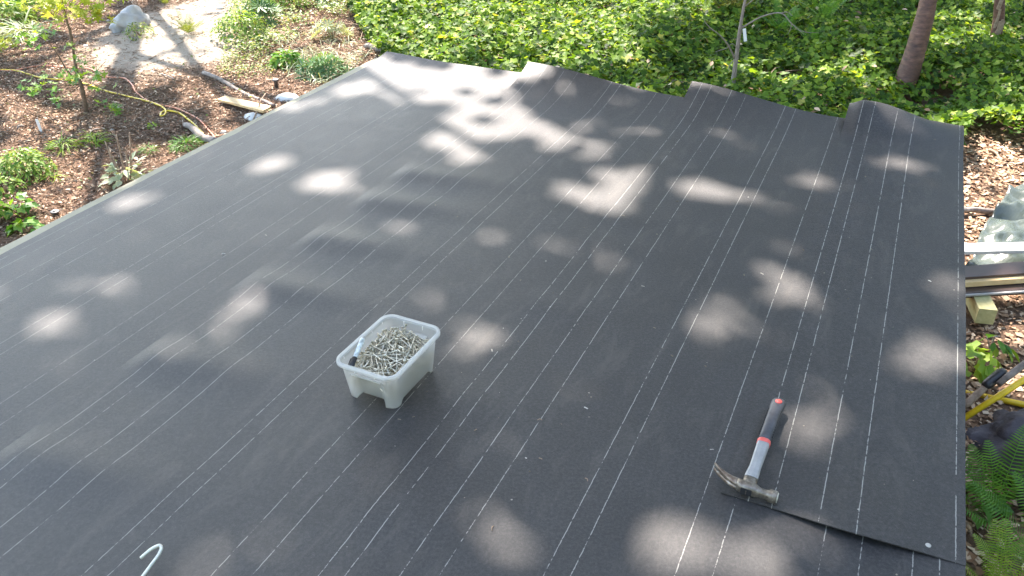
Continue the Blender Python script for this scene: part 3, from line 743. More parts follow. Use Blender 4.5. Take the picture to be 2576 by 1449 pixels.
# ================================================================== BENT ROD
hp = [at(354, 1404, .020), at(378, 1383.5, .030), at(392.5, 1375, .034), at(401.5, 1372.5, .034), at(406, 1378.5, .032), at(399, 1395.5, .028), at(382, 1419, .022), at(359, 1450, .016), at(300, 1530, .010)]
o = link('metal_hook', py_mesh('metal_hook', *tube(smooth_path(hp, 8), .0036, 12), M['hook'])); tag(o, 'bent galvanised metal rod with hooked end at the lower left of the roof', 'hook')

# ================================================================== PLANTS
def tree_leaves(centres, radius, n, size, shape, mat, name, parent, origin, seed=1, flat=.6, up=.8, hang=0.0):
    r = np.random.RandomState(seed); pos = []
    for (c_, rad, k) in centres:
        g = r.randn(k, 3) * .5; g[:, 2] *= flat; pos.append(np.array(c_) + g * rad)
    pos = np.concatenate(pos); m = len(pos)
    nn = np.stack([r.randn(m) * .45, r.randn(m) * .45 - .25, np.full(m, up)], 1)
    sc = size * (.6 + .7 * r.rand(m))
    v, f = scatter(shape[0], shape[1], pos - np.array(origin), basis(nn, r.rand(m) * 6.283), sc)
    o = link(name, np_mesh(name, v, f, mat), parent); o['kind'] = 'stuff'; return o

def plant(name, label, cat, px, py, rad, hgt, n, size, shape, mat, seed, stems=8, group=None, dz=0.0, flat=1.0, base=None):
    p = base if base is not None else atg(px, py); e = empty(name, p); tag(e, label, cat, group); r = random.Random(seed)
    vf = []; tips = []
    for k in range(stems):
        a = r.uniform(0, 6.28); rr = rad * math.sqrt(r.random()); tip = Vector((math.cos(a) * rr, math.sin(a) * rr, hgt * (.5 + .5 * (1 - rr / rad) + .1 * r.random())))
        vf.append(tube(smooth_path([(0, 0, 0), tip * .45 + Vector((0, 0, hgt * .12)), tip], 3), [.004] * 3 + [.003] * 3 + [.0015], 5)); tips.append(tip)
    link('stem', py_mesh(name + '_stem', *join(*vf), M['stick']), e)
    q = np.random.RandomState(seed); m = n
    th = q.rand(m) * 6.283; rr = np.sqrt(q.rand(m)) * rad; zz = hgt * np.sqrt(np.clip(1 - (rr / rad) ** 2, 0, 1)) * (.25 + .75 * q.rand(m) ** .5) * flat + .01
    # clump
    cl = vnoise(np.cos(th) * rr + seed, np.sin(th) * rr, seed, 2, 9 / max(rad * 3, .3)); rr = rr * (.75 + .5 * cl)
    pos = np.stack([np.cos(th) * rr, np.sin(th) * rr, zz], 1)
    nn = np.stack([np.cos(th) * rr / rad * .9 + q.randn(m) * .35, np.sin(th) * rr / rad * .9 + q.randn(m) * .35, np.full(m, .8)], 1)
    v, f = scatter(shape[0], shape[1], pos, basis(nn, th + q.randn(m) * .6), size * (.6 + .7 * q.rand(m)))
    o = link('foliage', np_mesh(name + '_foliage', v, f, mat), e); o['kind'] = 'stuff'; return e

plant('shrub', 'rounded bright green shrub on the mulch at the left edge', 'shrub', 66, 446, .18, .20, 1100, .030, OVAL, M['shrub'], 3, 16)
plant('shrub', 'leafy green shrub between the sprinkler and the lupin', 'shrub', 722, 168, .14, .16, 260, .055, OVAL, M['maple'], 4, 10)
plant('shrub', 'dark lupin clump among weeds right of the sunlit patch', 'lupin', 660, 62, .20, .26, 42, .11, PALM, M['lupin'], 5, 12)
plant('lupin', 'lupin with palmate leaves close to the far left roof edge', 'lupin', 815, 188, .19, .17, 34, .095, PALM, M['lupin'], 6, 10)
plant('lupin', 'small pale lupin at the top edge above the weeds', 'lupin', 815, 12, .16, .18, 20, .10, PALM, M['lupin'], 7, 8)
plant('lupin', 'loose pale lupin in sun just left of the ivy', 'lupin', 838, 100, .18, .22, 24, .085, PALM, M['pale'], 8, 8)
plant('bush', 'sunlit leafy bush filling the top left corner', 'bush', 14, 72, .30, .32, 700, .055, OVAL, M['shrub'], 9, 14)
plant('bush', 'green maple-leaved bush beside the top left corner', 'bush', 75, 45, .26, .36, 300, .06, STAR, M['maple'], 10, 10)
plant('bush', 'weedy bush with yellow-green leaves right of the sunlit patch', 'bush', 610, 95, .28, .28, 900, .04, OVAL, M['shrub'], 12, 14)
plant('bush', 'fluffy light green bush above the lupin clump', 'bush', 700, 25, .36, .34, 1200, .04, OVAL, M['shrub'], 13, 14)
plant('weed', 'small weed on top of the pale boulder', 'weed', 352, 92, .15, .14, 260, .03, OVAL, M['weed'], 14, 8)
plant('vine', 'vine with large leaves at the left edge above the eave', 'vine', 54, 550, .12, .14, 26, .06, IVY, M['maple'], 15, 8)
plant('vine', 'dark vine leaves touching the left edge of the picture', 'vine', 2, 562, .10, .12, 26, .07, IVY, M['ivy'], 16, 6)
plant('vine', 'low vine just above the eave at the lower left', 'vine', 70, 585, .10, .08, 22, .06, IVY, M['maple'], 17, 6)
plant('weed', 'yellow-green sunlit weed left of the round shrub', 'weed', 8, 490, .14, .14, 160, .035, OVAL, M['shrub'], 18, 8)
plant('seedling', 'tiny rosette seedling on the mulch near the grey log', 'seedling', 381, 319, .035, .02, 9, .055, OVAL, M['fern_l'], 19, 3)
plant('grass_tuft', 'short grass tuft right of the round shrub', 'grass', 162, 376, .07, .07, 90, .10, BLADE, M['fern_l'], 20, 2, 'grass tufts on the mulch')
plant('grass_tuft', 'bright grass tuft in a sun spot above the mullein', 'grass', 241, 358, .07, .06, 90, .10, BLADE, M['fern_l'], 21, 2, 'grass tufts on the mulch')
plant('grass_tuft', 'wide dark grass tuft touching the eave below the grey log', 'grass', 470, 372, .10, .06, 260, .07, BLADE, M['fern'], 22, 2, 'grass tufts on the mulch')
plant('grass_tuft', 'soft green grass tuft left of the tuft at the eave', 'grass', 374, 386, .06, .05, 90, .06, BLADE, M['fern'], 23, 2, 'grass tufts on the mulch')
plant('grass_tuft', 'thin grass blades below the round shrub', 'grass', 136, 452, .035, .06, 18, .10, BLADE, M['fern_l'], 24, 2, 'grass tufts on the mulch')
plant('grass_tuft', 'long pale arching grass in the sunny top left corner', 'grass', 62, 95, .14, .12, 130, .26, BLADE, M['pale'], 25, 2, 'grass tufts on the mulch')
plant('vine', 'bright round-leaved vine at the right roof edge', 'vine', 2450, 935, .10, .12, 30, .065, IVY, M['fern_l'], 26, 6)
plant('vine', 'green leaf cluster beside the right roof edge above the yellow pole', 'vine', 2490, 890, .07, .10, 12, .075, OVAL, M['maple'], 27, 4)
plant('vine', 'small vine leaves between the two ferns at the right roof edge', 'vine', 2440, 1290, .09, .10, 22, .06, IVY, M['maple'], 28, 5)

# mullein with pale leaves and dried stalks
mu = empty('mullein', atg(316, 462)); tag(mu, 'pale-leaved weed with tall dry seed stalks beside the eave', 'weed')
vf = []
for (a, b, c_, hh) in [(-.08, .02, .02, .30), (.0, .03, .02, .34), (.06, .0, .02, .26), (.10, .02, .0, .36), (-.04, .0, .0, .20)]:
    vf.append(tube(smooth_path([(a * .3, b * .3, 0), (a * .7, b, hh * .5), (a, b * 1.4, hh)], 6), [.005] * 5 + [.006] * 5 + [.005] * 2 + [.003], 6, wob=.7))
link('stalk', py_mesh('mullein_stalk', *join(*vf), M['stick']), mu)
q = np.random.RandomState(4); m = 46; th = q.rand(m) * 6.28; rr = .02 + .09 * q.rand(m)
v, f = scatter(OVAL[0], OVAL[1], np.stack([np.cos(th) * rr, np.sin(th) * rr, .02 + .12 * q.rand(m)], 1), basis(np.stack([q.randn(m) * .5, q.randn(m) * .5, np.ones(m)], 1), th), .05 + .05 * q.rand(m))
o = link('foliage', np_mesh('mullein_leaf', v, f, M['pale']), mu); o['kind'] = 'stuff'

# ferns
def frond_mesh(mat, n=26, width=.22, arch=.35, name='frond', seed=0):
    r = random.Random(seed); vs, fs = [], []; rach = []
    def P(t): return Vector((0, t * (1 - .12 * t * t), arch * math.sin(t * 1.9) * .9 + .02))
    rv, rf = tube([P(i / 12) for i in range(13)], [.006 * (1 - .8 * i / 12) for i in range(13)], 5)
    vs += [tuple(p) for p in rv]; fs += [tuple(dict.fromkeys(q)) for q in rf]
    for i in range(n):
        t = .14 + .86 * i / n; w = width * math.sin(math.pi * (t * .86 + .14) ** .9) ** .8 * (.92 + .16 * r.random()) + .012
        p = P(t); d = (P(min(1, t + .01)) - P(t - .01)).normalized()
        for s in (-1, 1):
            a = Vector((s * 1, 0, 0)) * w + d * w * .28 + Vector((0, 0, -.16 * w)); b = d * (.21 / n)
            o_ = len(vs); vs += [tuple(p - b * .5), tuple(p + b), tuple(p + a * .55 + b * 1.15 + Vector((0, 0, .02 * w))), tuple(p + a), tuple(p + a * .5 - b * .55)]
            fs += [(o_, o_ + 4, o_ + 2, o_ + 1), (o_ + 4, o_ + 3, o_ + 2)]
    return py_mesh(name, vs, fs, mat, False)
FR = {k: [frond_mesh(M[k], 26, w, a, 'frond', i) for i, (w, a) in enumerate([(.14, .35), (.165, .22), (.13, .5)])] for k in ('fern', 'fern_y', 'fern_b', 'fern_l')}
def fern(label, p, fronds, mk, seed, group=None):
    e = empty('fern', p); tag(e, label, 'fern', group); r = random.Random(seed)
    for k, (az, L, pitch) in enumerate(fronds):
        o = link('frond', FR[mk][r.randrange(3)], e); o.scale = (L, L, L); o.rotation_euler = (R_(pitch), R_(r.uniform(-14, 14)), R_(-az))
    return e
def ring(n, L, pitch, seed, a0=0, a1=360):
    r = random.Random(seed); return [(a0 + (a1 - a0) * k / n + r.uniform(-12, 12), L * r.uniform(.75, 1.1), pitch + r.uniform(-10, 12)) for k in range(n)]
fern('yellow-green fern standing in the sunlit patch', atg(474, 84), ring(19, .27, 16, 1), 'fern_y', 1)
fern('small pale fern above the yellow fern at the top edge', atg(415, 12), ring(7, .26, 18, 2), 'fern_y', 2)
fern('brownish fern with drooping fronds behind the tagged sapling', atg(1835, 55, .12), ring(14, .52, 22, 3), 'fern_b', 3)
fern('olive fern to the right of the sapling trunk at the top edge', atg(1925, 15, .12), ring(9, .5, 25, 4), 'fern_b', 4)
fern('green fern in the ivy left of the bare branch', atg(1960, 78, .16), ring(8, .34, 18, 5), 'fern', 5)
fern('green fern at the tip of the bare branch in the ivy', atg(2075, 55, .16), ring(9, .42, 20, 6), 'fern', 6)
fern('green fern below the bare branch in the ivy', atg(2045, 112, .14), ring(8, .32, 16, 7), 'fern', 7)
fern('pale fern low in the ivy left of the leaning cherry trunk', atg(2190, 120, .14), ring(6, .30, 16, 8), 'fern_b', 8)
fb = at(2487, 1318, -.98); fern('large green fern at the right roof edge', fb, [(-42, .40, 34), (-10, .34, 46), (6, .38, 56), (38, .40, 36), (75, .34, 20), (-85, .24, 10), (160, .2, 6)], 'fern', 9)
fern('bright yellow-green fern in the lower right corner', at(2498, 1500, -.98), [(-30, .26, 38), (-8, .30, 50), (12, .30, 48), (40, .26, 30), (80, .26, 15), (-70, .26, 14), (180, .2, 5)], 'fern_l', 10)
fern('dark green fern at the right edge below the large fern', at(2600, 1420, -.98), [(-70, .36, 16), (-45, .38, 26), (-20, .36, 36), (10, .36, 36), (50, .3, 20), (-100, .32, 8)], 'fern', 11)

# ------------------------------------------------ trees and saplings
def limb_mesh(name, pts, rad, mat, seg=10, wob=.12, sub=5):
    P = smooth_path(pts, sub); n = len(P); rr = []
    for i in range(n):
        t = i / (n - 1) * (len(rad) - 1); k = min(int(t), len(rad) - 2); rr.append(rad[k] + (rad[k + 1] - rad[k]) * (t - k))
    return tube(P, rr, seg, True, wob)
# young maple at the left
mb = atg(217, 281); Ym = mb.y
mt = empty('maple_sapling', mb); tag(mt, 'young maple sapling with thin trunk and star leaves in the left bed', 'tree')
def rel(pts, o): return [Vector(p) - o for p in pts]
trk = [mb, aty(206, 221, Ym - .02), aty(195.5, 190, Ym), aty(188, 152, Ym), aty(178, 87, Ym + .02), aty(168, 52, Ym + .05), aty(160, 20, Ym + .06), aty(150, -30, Ym + .08), aty(140, -120, Ym + .1)]
link('trunk', py_mesh('maple_trunk', *limb_mesh('t', rel(trk, mb), [.021, .018, .015, .011, .010, .009, .008, .007, .004], M['bark_maple'], 8), M['bark_maple']), mt)
for bpts, rr_ in [([aty(196, 203, Ym), aty(174, 184, Ym - .03), aty(156, 156, Ym - .06), aty(141, 130, Ym - .1), aty(119, 106, Ym - .15), aty(90, 86, Ym - .2)], [.012, .009, .006, .005, .003, .002]),
                  ([aty(205, 215, Ym), aty(235, 212, Ym - .1), aty(262, 228, Ym - .2), aty(280, 262, Ym - .25)], [.006, .004, .003, .001]),
                  ([aty(200, 212, Ym), aty(160, 215, Ym - .15), aty(120, 212, Ym - .2), aty(88, 222, Ym - .25)], [.006, .004, .003, .001]),
                  ([aty(165, 40, Ym), aty(190, 20, Ym - .05), aty(225, 30, Ym - .1), aty(245, 42, Ym - .12)], [.006, .004, .003, .001]),
                  ([aty(200, 215, Ym), aty(175, 235, Ym - .1), aty(150, 240, Ym - .15), aty(138, 252, Ym - .16)], [.005, .004, .003, .001])]:
    link('branch', py_mesh('maple_branch', *limb_mesh('b', rel(bpts, mb), rr_, M['bark_maple'], 6), M['bark_maple']), mt)
mc = []
for (x, y, r_, k) in [(195, 190, .13, 26), (215, 185, .15, 18), (165, 180, .16, 22), (120, 195, .16, 16), (95, 215, .12, 18), (78, 232, .07, 12), (145, 240, .10, 12), (140, 255, .06, 8), (235, 200, .12, 14), (262, 230, .10, 12), (278, 255, .08, 14), (290, 280, .06, 10), (92, 84, .17, 34), (60, 82, .14, 22), (115, 75, .12, 14), (92, 108, .08, 12), (191, 150, .08, 10), (175, 122, .08, 8), (205, 165, .1, 8)]:
    mc.append((aty(x, y, Ym - .12), r_, k))
tree_leaves([(a_, b_, max(4, int(c_ * .6))) for a_, b_, c_ in mc], 0, 0, .050, STAR, M['maple'], 'foliage', mt, mb, 31)
mc = [(aty(x, y, Ym - .1), r_, k) for (x, y, r_, k) in [(205, 8, .18, 46), (228, 34, .11, 26), (240, 42, .06, 10), (160, 5, .2, 30), (120, 22, .12, 16), (175, -25, .3, 60), (100, -30, .3, 40)]]
fo_ = tree_leaves(mc, 0, 0, .060, STAR, M['maple_y'], 'foliage', mt, mb, 32); fo_['label'] = 'yellow-green upper leaves'
# yellow leaves at far left edge belong to a low second maple shoot
ms = atg(-10, 140); s2 = empty('maple_sapling', ms); tag(s2, 'low yellow-green maple shoot at the left edge of the picture', 'tree')
link('trunk', py_mesh('shoot', *tube(smooth_path([(0, 0, 0), (.02, 0, .12), (.0, 0, .25)], 3), .004, 6), M['bark_maple']), s2)
tree_leaves([(ms + Vector((.12, -.05, .14)), .12, 26), (ms + Vector((.05, 0, .25)), .15, 22)], 0, 0, .06, STAR, M['maple_y'], 'foliage', s2, ms, 33)

# tagged bare sapling beyond the roof edge
sb = atg(1838, 262); Ys = sb.y; st_ = empty('bare_sapling', sb); tag(st_, 'thin grey sapling with a white tag growing behind the far roof edge', 'tree')
tp = [sb, aty(1841, 232, Ys), aty(1852, 148, Ys), aty(1861, 78, Ys), aty(1869.5, 26, Ys), aty(1876, -10, Ys), aty(1884, -90, Ys), aty(1890, -260, Ys)]
link('trunk', py_mesh('sapling_trunk', *limb_mesh('t', rel(tp, sb), [.024, .022, .018, .015, .012, .011, .008, .004], M['bark_grey'], 10), M['bark_grey']), st_)
for bpts, rr_ in [([aty(1848, 146, Ys), aty(1830, 111, Ys - .05), aty(1809, 87, Ys - .1), aty(1785, 69, Ys - .12), aty(1772, 52, Ys - .12)], [.009, .007, .005, .004, .002]),
                  ([aty(1866, 70, Ys), aty(1895, 53, Ys - .03), aty(1922, 40, Ys - .05), aty(1965, 33, Ys - .1), aty(1991, 59, Ys - .14), aty(2022, 86, Ys - .16)], [.007, .0065, .006, .005, .004, .002]),
                  ([aty(1965, 33, Ys - .1), aty(1980, 30, Ys - .1), aty(1993, 40, Ys - .1)], [.004, .003, .002]),
                  ([aty(1991, 59, Ys - .14), aty(1989, 72, Ys - .14), aty(1981, 88, Ys - .14)], [.003, .0025, .001]),
                  ([aty(2010, 76, Ys - .15), aty(2035, 82, Ys - .16), aty(2060, 81, Ys - .16)], [.003, .002, .001]),
                  ([aty(1856, 125, Ys), aty(1843, 110, Ys - .03), aty(1826, 122, Ys - .05), aty(1800, 130, Ys - .08)], [.004, .003, .003, .002]),
                  ([aty(1847, 150, Ys), aty(1838, 160, Ys - .03), aty(1832, 175, Ys - .05), aty(1840, 182, Ys - .05)], [.004, .003, .002, .001]),
                  ([aty(1872, 18, Ys), aty(1892, 2, Ys - .03), aty(1912, -14, Ys - .05)], [.004, .003, .002])]:
    link('branch', py_mesh('sapling_branch', *limb_mesh('b', rel(bpts, sb), rr_, M['bark_grey'], 6, .15), M['bark_grey']), st_)
pt_ = aty(1872, 72, Ys - .04); pb_ = aty(1875.5, 104, Ys - .05); tg = link('plant_tag', py_mesh('plant_tag', *beam(pt_, pb_, .026, .0016, Vector((0, 1, .3))), M['white'], False)); tag(tg, 'white plastic plant tag hanging from the thin grey sapling', 'tag')
vf = tube([pt_, aty(1868, 66, Ys)], .001, 4); o = link('string', py_mesh('string', *vf, M['stick']), None); o.parent = tg

# leaning cherry trunks on the right
def trunk_tree(label, base, pts, rad, mat=None, crown_c=None, crown_r=None, n=0, seed=0):
    e = empty('cherry_tree', base); tag(e, label, 'tree')
    vf = limb_mesh('t', rel(pts, base), rad, None, 20, .09, 9); o = link('trunk', py_mesh('cherry_trunk', *vf, mat or M['bark']), e)
    return e
rb = atg(2262, 252); Yr = rb.y
RT = trunk_tree('thick brown cherry trunk leaning right out of the ivy', rb, [rb + Vector((-.03, 0, -.1)), rb + Vector((0, 0, .06)), aty(2292, 164, Yr + .05), aty(2315, 85, Yr + .12), aty(2334, 8, Yr + .2), aty(2350, -80, Yr + .3), aty(2365, -330, Yr + .6), aty(2420, -900, Yr + 1.2), Vector((4.6, Yr + 1.9, 8.0))], [.115, .098, .086, .077, .069, .065, .06, .05, .03])
# a few surface roots at its foot
for a in (20, 140, 215, 300):
    d_ = Vector((math.cos(R_(a)), math.sin(R_(a)), 0)); link('root', py_mesh('cherry_root', *tube(smooth_path([Vector((0, 0, .08)) + d_ * .06, d_ * .16 + Vector((0, 0, .015)), d_ * .28 + Vector((0, 0, -.03))], 4), [.045] * 3 + [.03] * 3 + [.02] * 2 + [.01], 8), M['bark']), RT)
rb2 = atg(2500, 150); Yq = rb2.y
RT2 = trunk_tree('slender split-barked cherry trunk in the top right corner', rb2, [rb2 + Vector((0, 0, -.1)), rb2, aty(2503, 103, Yq), aty(2512, 50, Yq + .03), aty(2515, 0, Yq + .05), aty(2522, -80, Yq + .1), aty(2560, -500, Yq + .3), Vector((6.3, Yq + 1, 7))], [.072, .062, .052, .05, .046, .042, .035, .02])
for k in range(9):
    p = aty(2505 + rnd.uniform(-5, 8), rnd.uniform(20, 110), Yq - .045) - rb2; o = link('bark_flake', py_mesh('flake', *beam((0, 0, 0), (rnd.uniform(-.02, .02), -.01, rnd.uniform(.08, .16)), .022, .006, Vector((0, 1, 0))), M['stick'], False), RT2); o.location = p
for a, b, r0 in ((2550, 60, .03),):
    pass

# ------------------------------------------------ hoses, logs, boards, stones
def hose(name, pts, r, mat, label, cat='hose'):
    P = [atg(a, b, r * 1.4) for a, b in pts]; o = link(name, py_mesh(name, *tube(smooth_path(P, 6), r, 8), mat)); tag(o, label, cat); return o
hose('hose', [(-60, 172), (0, 177), (30, 178), (46, 175), (87, 167), (119, 165.4), (152, 168), (190, 171), (228, 174), (243, 184.5), (260, 192), (288, 195), (314, 197.5), (332, 212.7), (341, 230), (369, 251.7), (405, 264), (440, 272), (471, 284.4), (502, 302), (520, 322), (540, 345), (560, 372)], .0068, M['orange'], 'thin orange air hose curving over the mulch to the roof')
hose('hose', [(-60, 176), (0, 175.5), (44, 178.5), (102, 195.5), (140, 200), (178, 202), (222, 213), (267, 229), (320, 242), (369, 254), (404, 266.6), (417, 279), (412.5, 290), (404, 290.5), (406.6, 283), (420, 278.5), (449, 283.5), (475.5, 302), (498, 322), (511, 338), (530, 372)], .0078, M['yellow'], 'yellow hose with one small loop lying on the mulch')
def log(label, a, b, r0, r1, mat, dz=.0, bend=.02, cat='log', name='log', seg=10):
    pa, pb = atg(*a, r0 + dz), atg(*b, r1 + dz); P = []
    for i in range(9):
        t = i / 8; p = pa.lerp(pb, t); p.z += .012 * math.sin(t * 7); p += Vector((mnoise.noise(Vector((t * 3, r0 * 99, 1))), mnoise.noise(Vector((t * 3, r0 * 99, 5))), 0)) * bend; P.append(p)
    o0_ = P[0].copy(); o = link(name, py_mesh(name, *limb_mesh('l', [p - o0_ for p in P], [r0, (r0 + r1) / 2, r1], mat, seg, .22, 3), mat)); o.location = o0_; tag(o, label, cat); return o
log('short pale weathered log end beside the eave', (464, 314), (545, 360), .022, .034, M['dead'])
log('long grey weathered log running toward the board', (512, 183), (690, 268), .020, .015, M['dead'], .0)
log('pale driftwood stick at the far left roof corner', (918, 116), (968, 126), .022, .030, M['dead'])
log('long bare tan log near the tarp', (2400, 534), (2560, 524), .017, .021, M['dead'], .01)
for i, (a, b, r_, lab) in enumerate([((250, 325), (196, 352), .008, 'dark stick below the maple trunk'), ((330, 188), (300, 172), .005, 'short stick near the orange hose bend'), ((205, 143), (110, 143), .006, 'pale stick lying beyond the hoses'), ((440, 200), (380, 172), .007, 'thin grey branch left of the long log'), ((395, 182), (470, 160), .006, 'thin twig above the thin grey branch'), ((430, 326), (370, 330), .005, 'tiny twig left of the short log'), ((190, 96), (208, 88), .006, 'curved stick right of the maple trunk'),
                                    ((2490, 378), (2530, 413), .012, 'pale stick pointing at the ivy near the right edge'), ((2455, 400), (2470, 380), .006, 'thin twig beside the right roof edge'), ((2432, 460), (2450, 475), .008, 'short pale twig poking from under the roof edge'), ((2430, 1187), (2470, 1190), .006, 'white stick by the large fern'), ((2428, 1320), (2452, 1352), .010, 'tan wood sliver beneath the ferns'), ((60, 318), (20, 330), .010, 'grey driftwood scrap near the left edge'), ((270, 372), (330, 400), .005, 'reddish twig above the mullein')]):
    log(lab, a, b, r_, r_ * .6, M['stick'] if i % 3 else M['dead'], .0, .03, 'stick', 'stick', 6)
tw = [atg(637.7, 300, .02), aty(652, 266, atg(637, 300).y + .12), aty(654, 256, atg(637, 300).y + .14), aty(668, 235, atg(637, 300).y + .3)]
o = link('twig', py_mesh('twig', *tube(smooth_path(tw, 5), [.006] * 8 + [.004] * 8, 6, True, .3), M['stick'])); tag(o, 'upright forked twig in front of the yellow board', 'stick')
# yellow board lying on the mulch
c4 = [at(546.5, 249, -.93), at(566, 240.7, -.93), at(682, 266.6, -.93), at(662, 279, -.93)]
vv = [p.copy() for p in c4] + [p - Vector((0, 0, .018)) for p in c4]
o = link('plank', py_mesh('plank', vv, [(0, 1, 2, 3), (7, 6, 5, 4), (0, 4, 5, 1), (1, 5, 6, 2), (2, 6, 7, 3), (3, 7, 4, 0)], M['wood'], False)); tag(o, 'short yellow plywood offcut lying on the mulch near the eave', 'board')
def rock(label, p, sx, sy, sz, mat, seed, name='stone', cat='stone', group=None, sub=3, rough=.25, rz=0):
    bm = bmesh.new(); bmesh.ops.create_icosphere(bm, subdivisions=sub, radius=1)
    for v_ in bm.verts:
        n_ = mnoise.noise(v_.co * 1.3 + Vector((seed, 0, 0))) + .5 * mnoise.noise(v_.co * 3 + Vector((0, seed, 0)))
        v_.co *= 1 + rough * n_; v_.co.x *= sx; v_.co.y *= sy; v_.co.z *= sz
    me = bpy.data.meshes.new(name); bm.to_mesh(me); bm.free(); me.materials.append(mat)
    me.polygons.foreach_set('use_smooth', np.ones(len(me.polygons), bool))
    o = link(name, me); o.location = p; o.rotation_euler.z = rz; tag(o, label, cat, group); return o
rock('white rock behind the eave beside the twig', atg(636, 296, .0), .075, .06, .04, M['white_rock'], 1)
rock('larger white rock behind the eave below the sprinkler', atg(722, 250, .0), .11, .08, .055, M['white_rock'], 2)
rock('small brown stone above the yellow board', atg(633, 245, .0), .035, .03, .02, M['stone'], 3)
rock('grey-blue boulder beside the sunlit patch', atg(328, 62, .02), .13, .26, .17, M['boulder'], 4, 'boulder', 'boulder', None, 4, .5, -.35)
rock('flat grey stone in the weeds near the lupin clump', atg(665, 92, .0), .13, .10, .04, M['stone'], 5)
rock('dark rough rock at the right edge beside the large fern', at(2640, 1230, -1.0), .22, .30, .20, M['dark_rock'], 6, 'boulder', 'boulder', None, 4, .4)
rock('dark rough rock behind the large fern', at(2580, 1130, -.97), .2, .2, .12, M['dark_rock'], 8, 'boulder', 'boulder', None, 4, .4)
for i, (a, b, s, lab) in enumerate([(216, 116, .03, 'white pebble left of the sunny patch beyond the hoses'), (274, 53, .03, 'rounded pebble left of the grey-blue boulder'), (282, 327, .022, 'rounded grey pebble on the mulch above the grass tufts'), (562, 333, .028, 'pale chip of wood near the eave'), (330, 97, .03, 'brown pebble in front of the grey-blue boulder'), (150, 94, .02, 'pale flat pebble left of the maple trunk'), (335, 55, .028, 'tan pebble at the top of the boulder'), (555, 22, .05, 'pale cobble at the top edge right of the sunlit ground'), (165, 312, .018, 'small pale pebble below the maple'), (585, 212, .025, 'small pebble above the long grey log'), (2545, 893, .024, 'grey pebble right of the round-leaved vine'), (2500, 848, .018, 'pale pebble at the right edge of the soil'), (430, 68, .03, 'pale pebble left of the yellow fern')]):
    rock(lab, atg(a, b, .0), s, s * .8, s * .55, M['stone'] if a != 216 else M['white_rock'], 20 + i, 'pebble', 'pebble', None, 2)
rock('large pale stone half sunk at the top of the bed', atg(462, 24, -.02), .12, .1, .05, M['stone'], 77)
# marker stake
sp_ = atg(105, 334); o = link('plant_label', py_mesh('plant_label', *beam((0, 0, 0), (-.01, 0, .11), .022, .002, Vector((0, 1, 0))), M['white'], False)); o.location = sp_; tag(o, 'small pale plant stake upright in the mulch', 'stake')
# sprinkler heads
def sprinkler(label, px, py, hgt):
    p = atg(px, py); e = empty('sprinkler', p); tag(e, label, 'sprinkler')
    link('body', py_mesh('sprinkler_body', *tube([(0, 0, -.03), (0, 0, hgt * .8), (0, 0, hgt * .82)], [.018, .018, .026], 16), mat_s), e)
    link('cap', py_mesh('sprinkler_cap', *tube([(0, 0, hgt * .82), (0, 0, hgt), (0, 0, hgt + .002)], [.028, .028, .024], 18), mat_s), e)
    link('nozzle', py_mesh('sprinkler_nozzle', *tube([(0, 0, hgt + .001), (0, 0, hgt + .008)], [.012, .011], 14), M['stone']), e)
mat_s = mat_flat('sprinkler_plastic', (.10, .10, .10), .5)
sprinkler('black pop-up sprinkler head standing behind the eave', 696, 220, .075); sprinkler('low black sprinkler head beside the eave at the lower left', 141, 542, .03)

# ------------------------------------------------ things at the right of the roof
def solid(name, label, cat, corners, thick, mat):
    vv = [Vector(p) for p in corners] + [Vector(p) - Vector((0, 0, thick)) for p in corners]
    o = link(name, py_mesh(name, vv, [(0, 1, 2, 3), (7, 6, 5, 4), (0, 4, 5, 1), (1, 5, 6, 2), (2, 6, 7, 3), (3, 7, 4, 0)], mat, False)); bevel(o, .002); tag(o, label, cat); return o
za = -.80
solid('board', 'bright white board lying across the grey tarp', 'board', [at(2400, 634, za), at(2900, 622, za), at(2900, 602, za), at(2400, 612, za)], .02, M['whiteboard'])
solid('board', 'upper dark brown board with glossy face by the roof edge', 'board', [at(2380, 701, za), at(2900, 664, za), at(2900, 630, za), at(2380, 673, za)], .022, M['brownboard'])
solid('board', 'lower dark brown board with glossy face above the timber block', 'board', [at(2380, 741, -.85), at(2900, 708, -.85), at(2900, 679, -.85), at(2380, 712, -.85)], .03, M['brownboard'])
solid('batten', 'light bare wood batten between the two dark brown boards', 'board', [at(2380, 714, -.815), at(2900, 678, -.815), at(2900, 668, -.815), at(2380, 703, -.815)], .03, M['wood'])
solid('metal_strip', 'thin grey metal strip along the lower dark brown board', 'strip', [at(2380, 746, -.848), at(2900, 713, -.848), at(2900, 709, -.848), at(2380, 742, -.848)], .01, M['grip_grey'])
for px, z_ in ((2420, -.86), (2640, -.86)):
    pass
vf = beam(at(2441, 715, -.905), at(2481, 797, -.905), .085, .085); o = link('timber_block', py_mesh('timber_block', *vf, M['wood_t'], False)); bevel(o, .002); tag(o, 'short treated timber block poking out below the dark boards', 'timber')
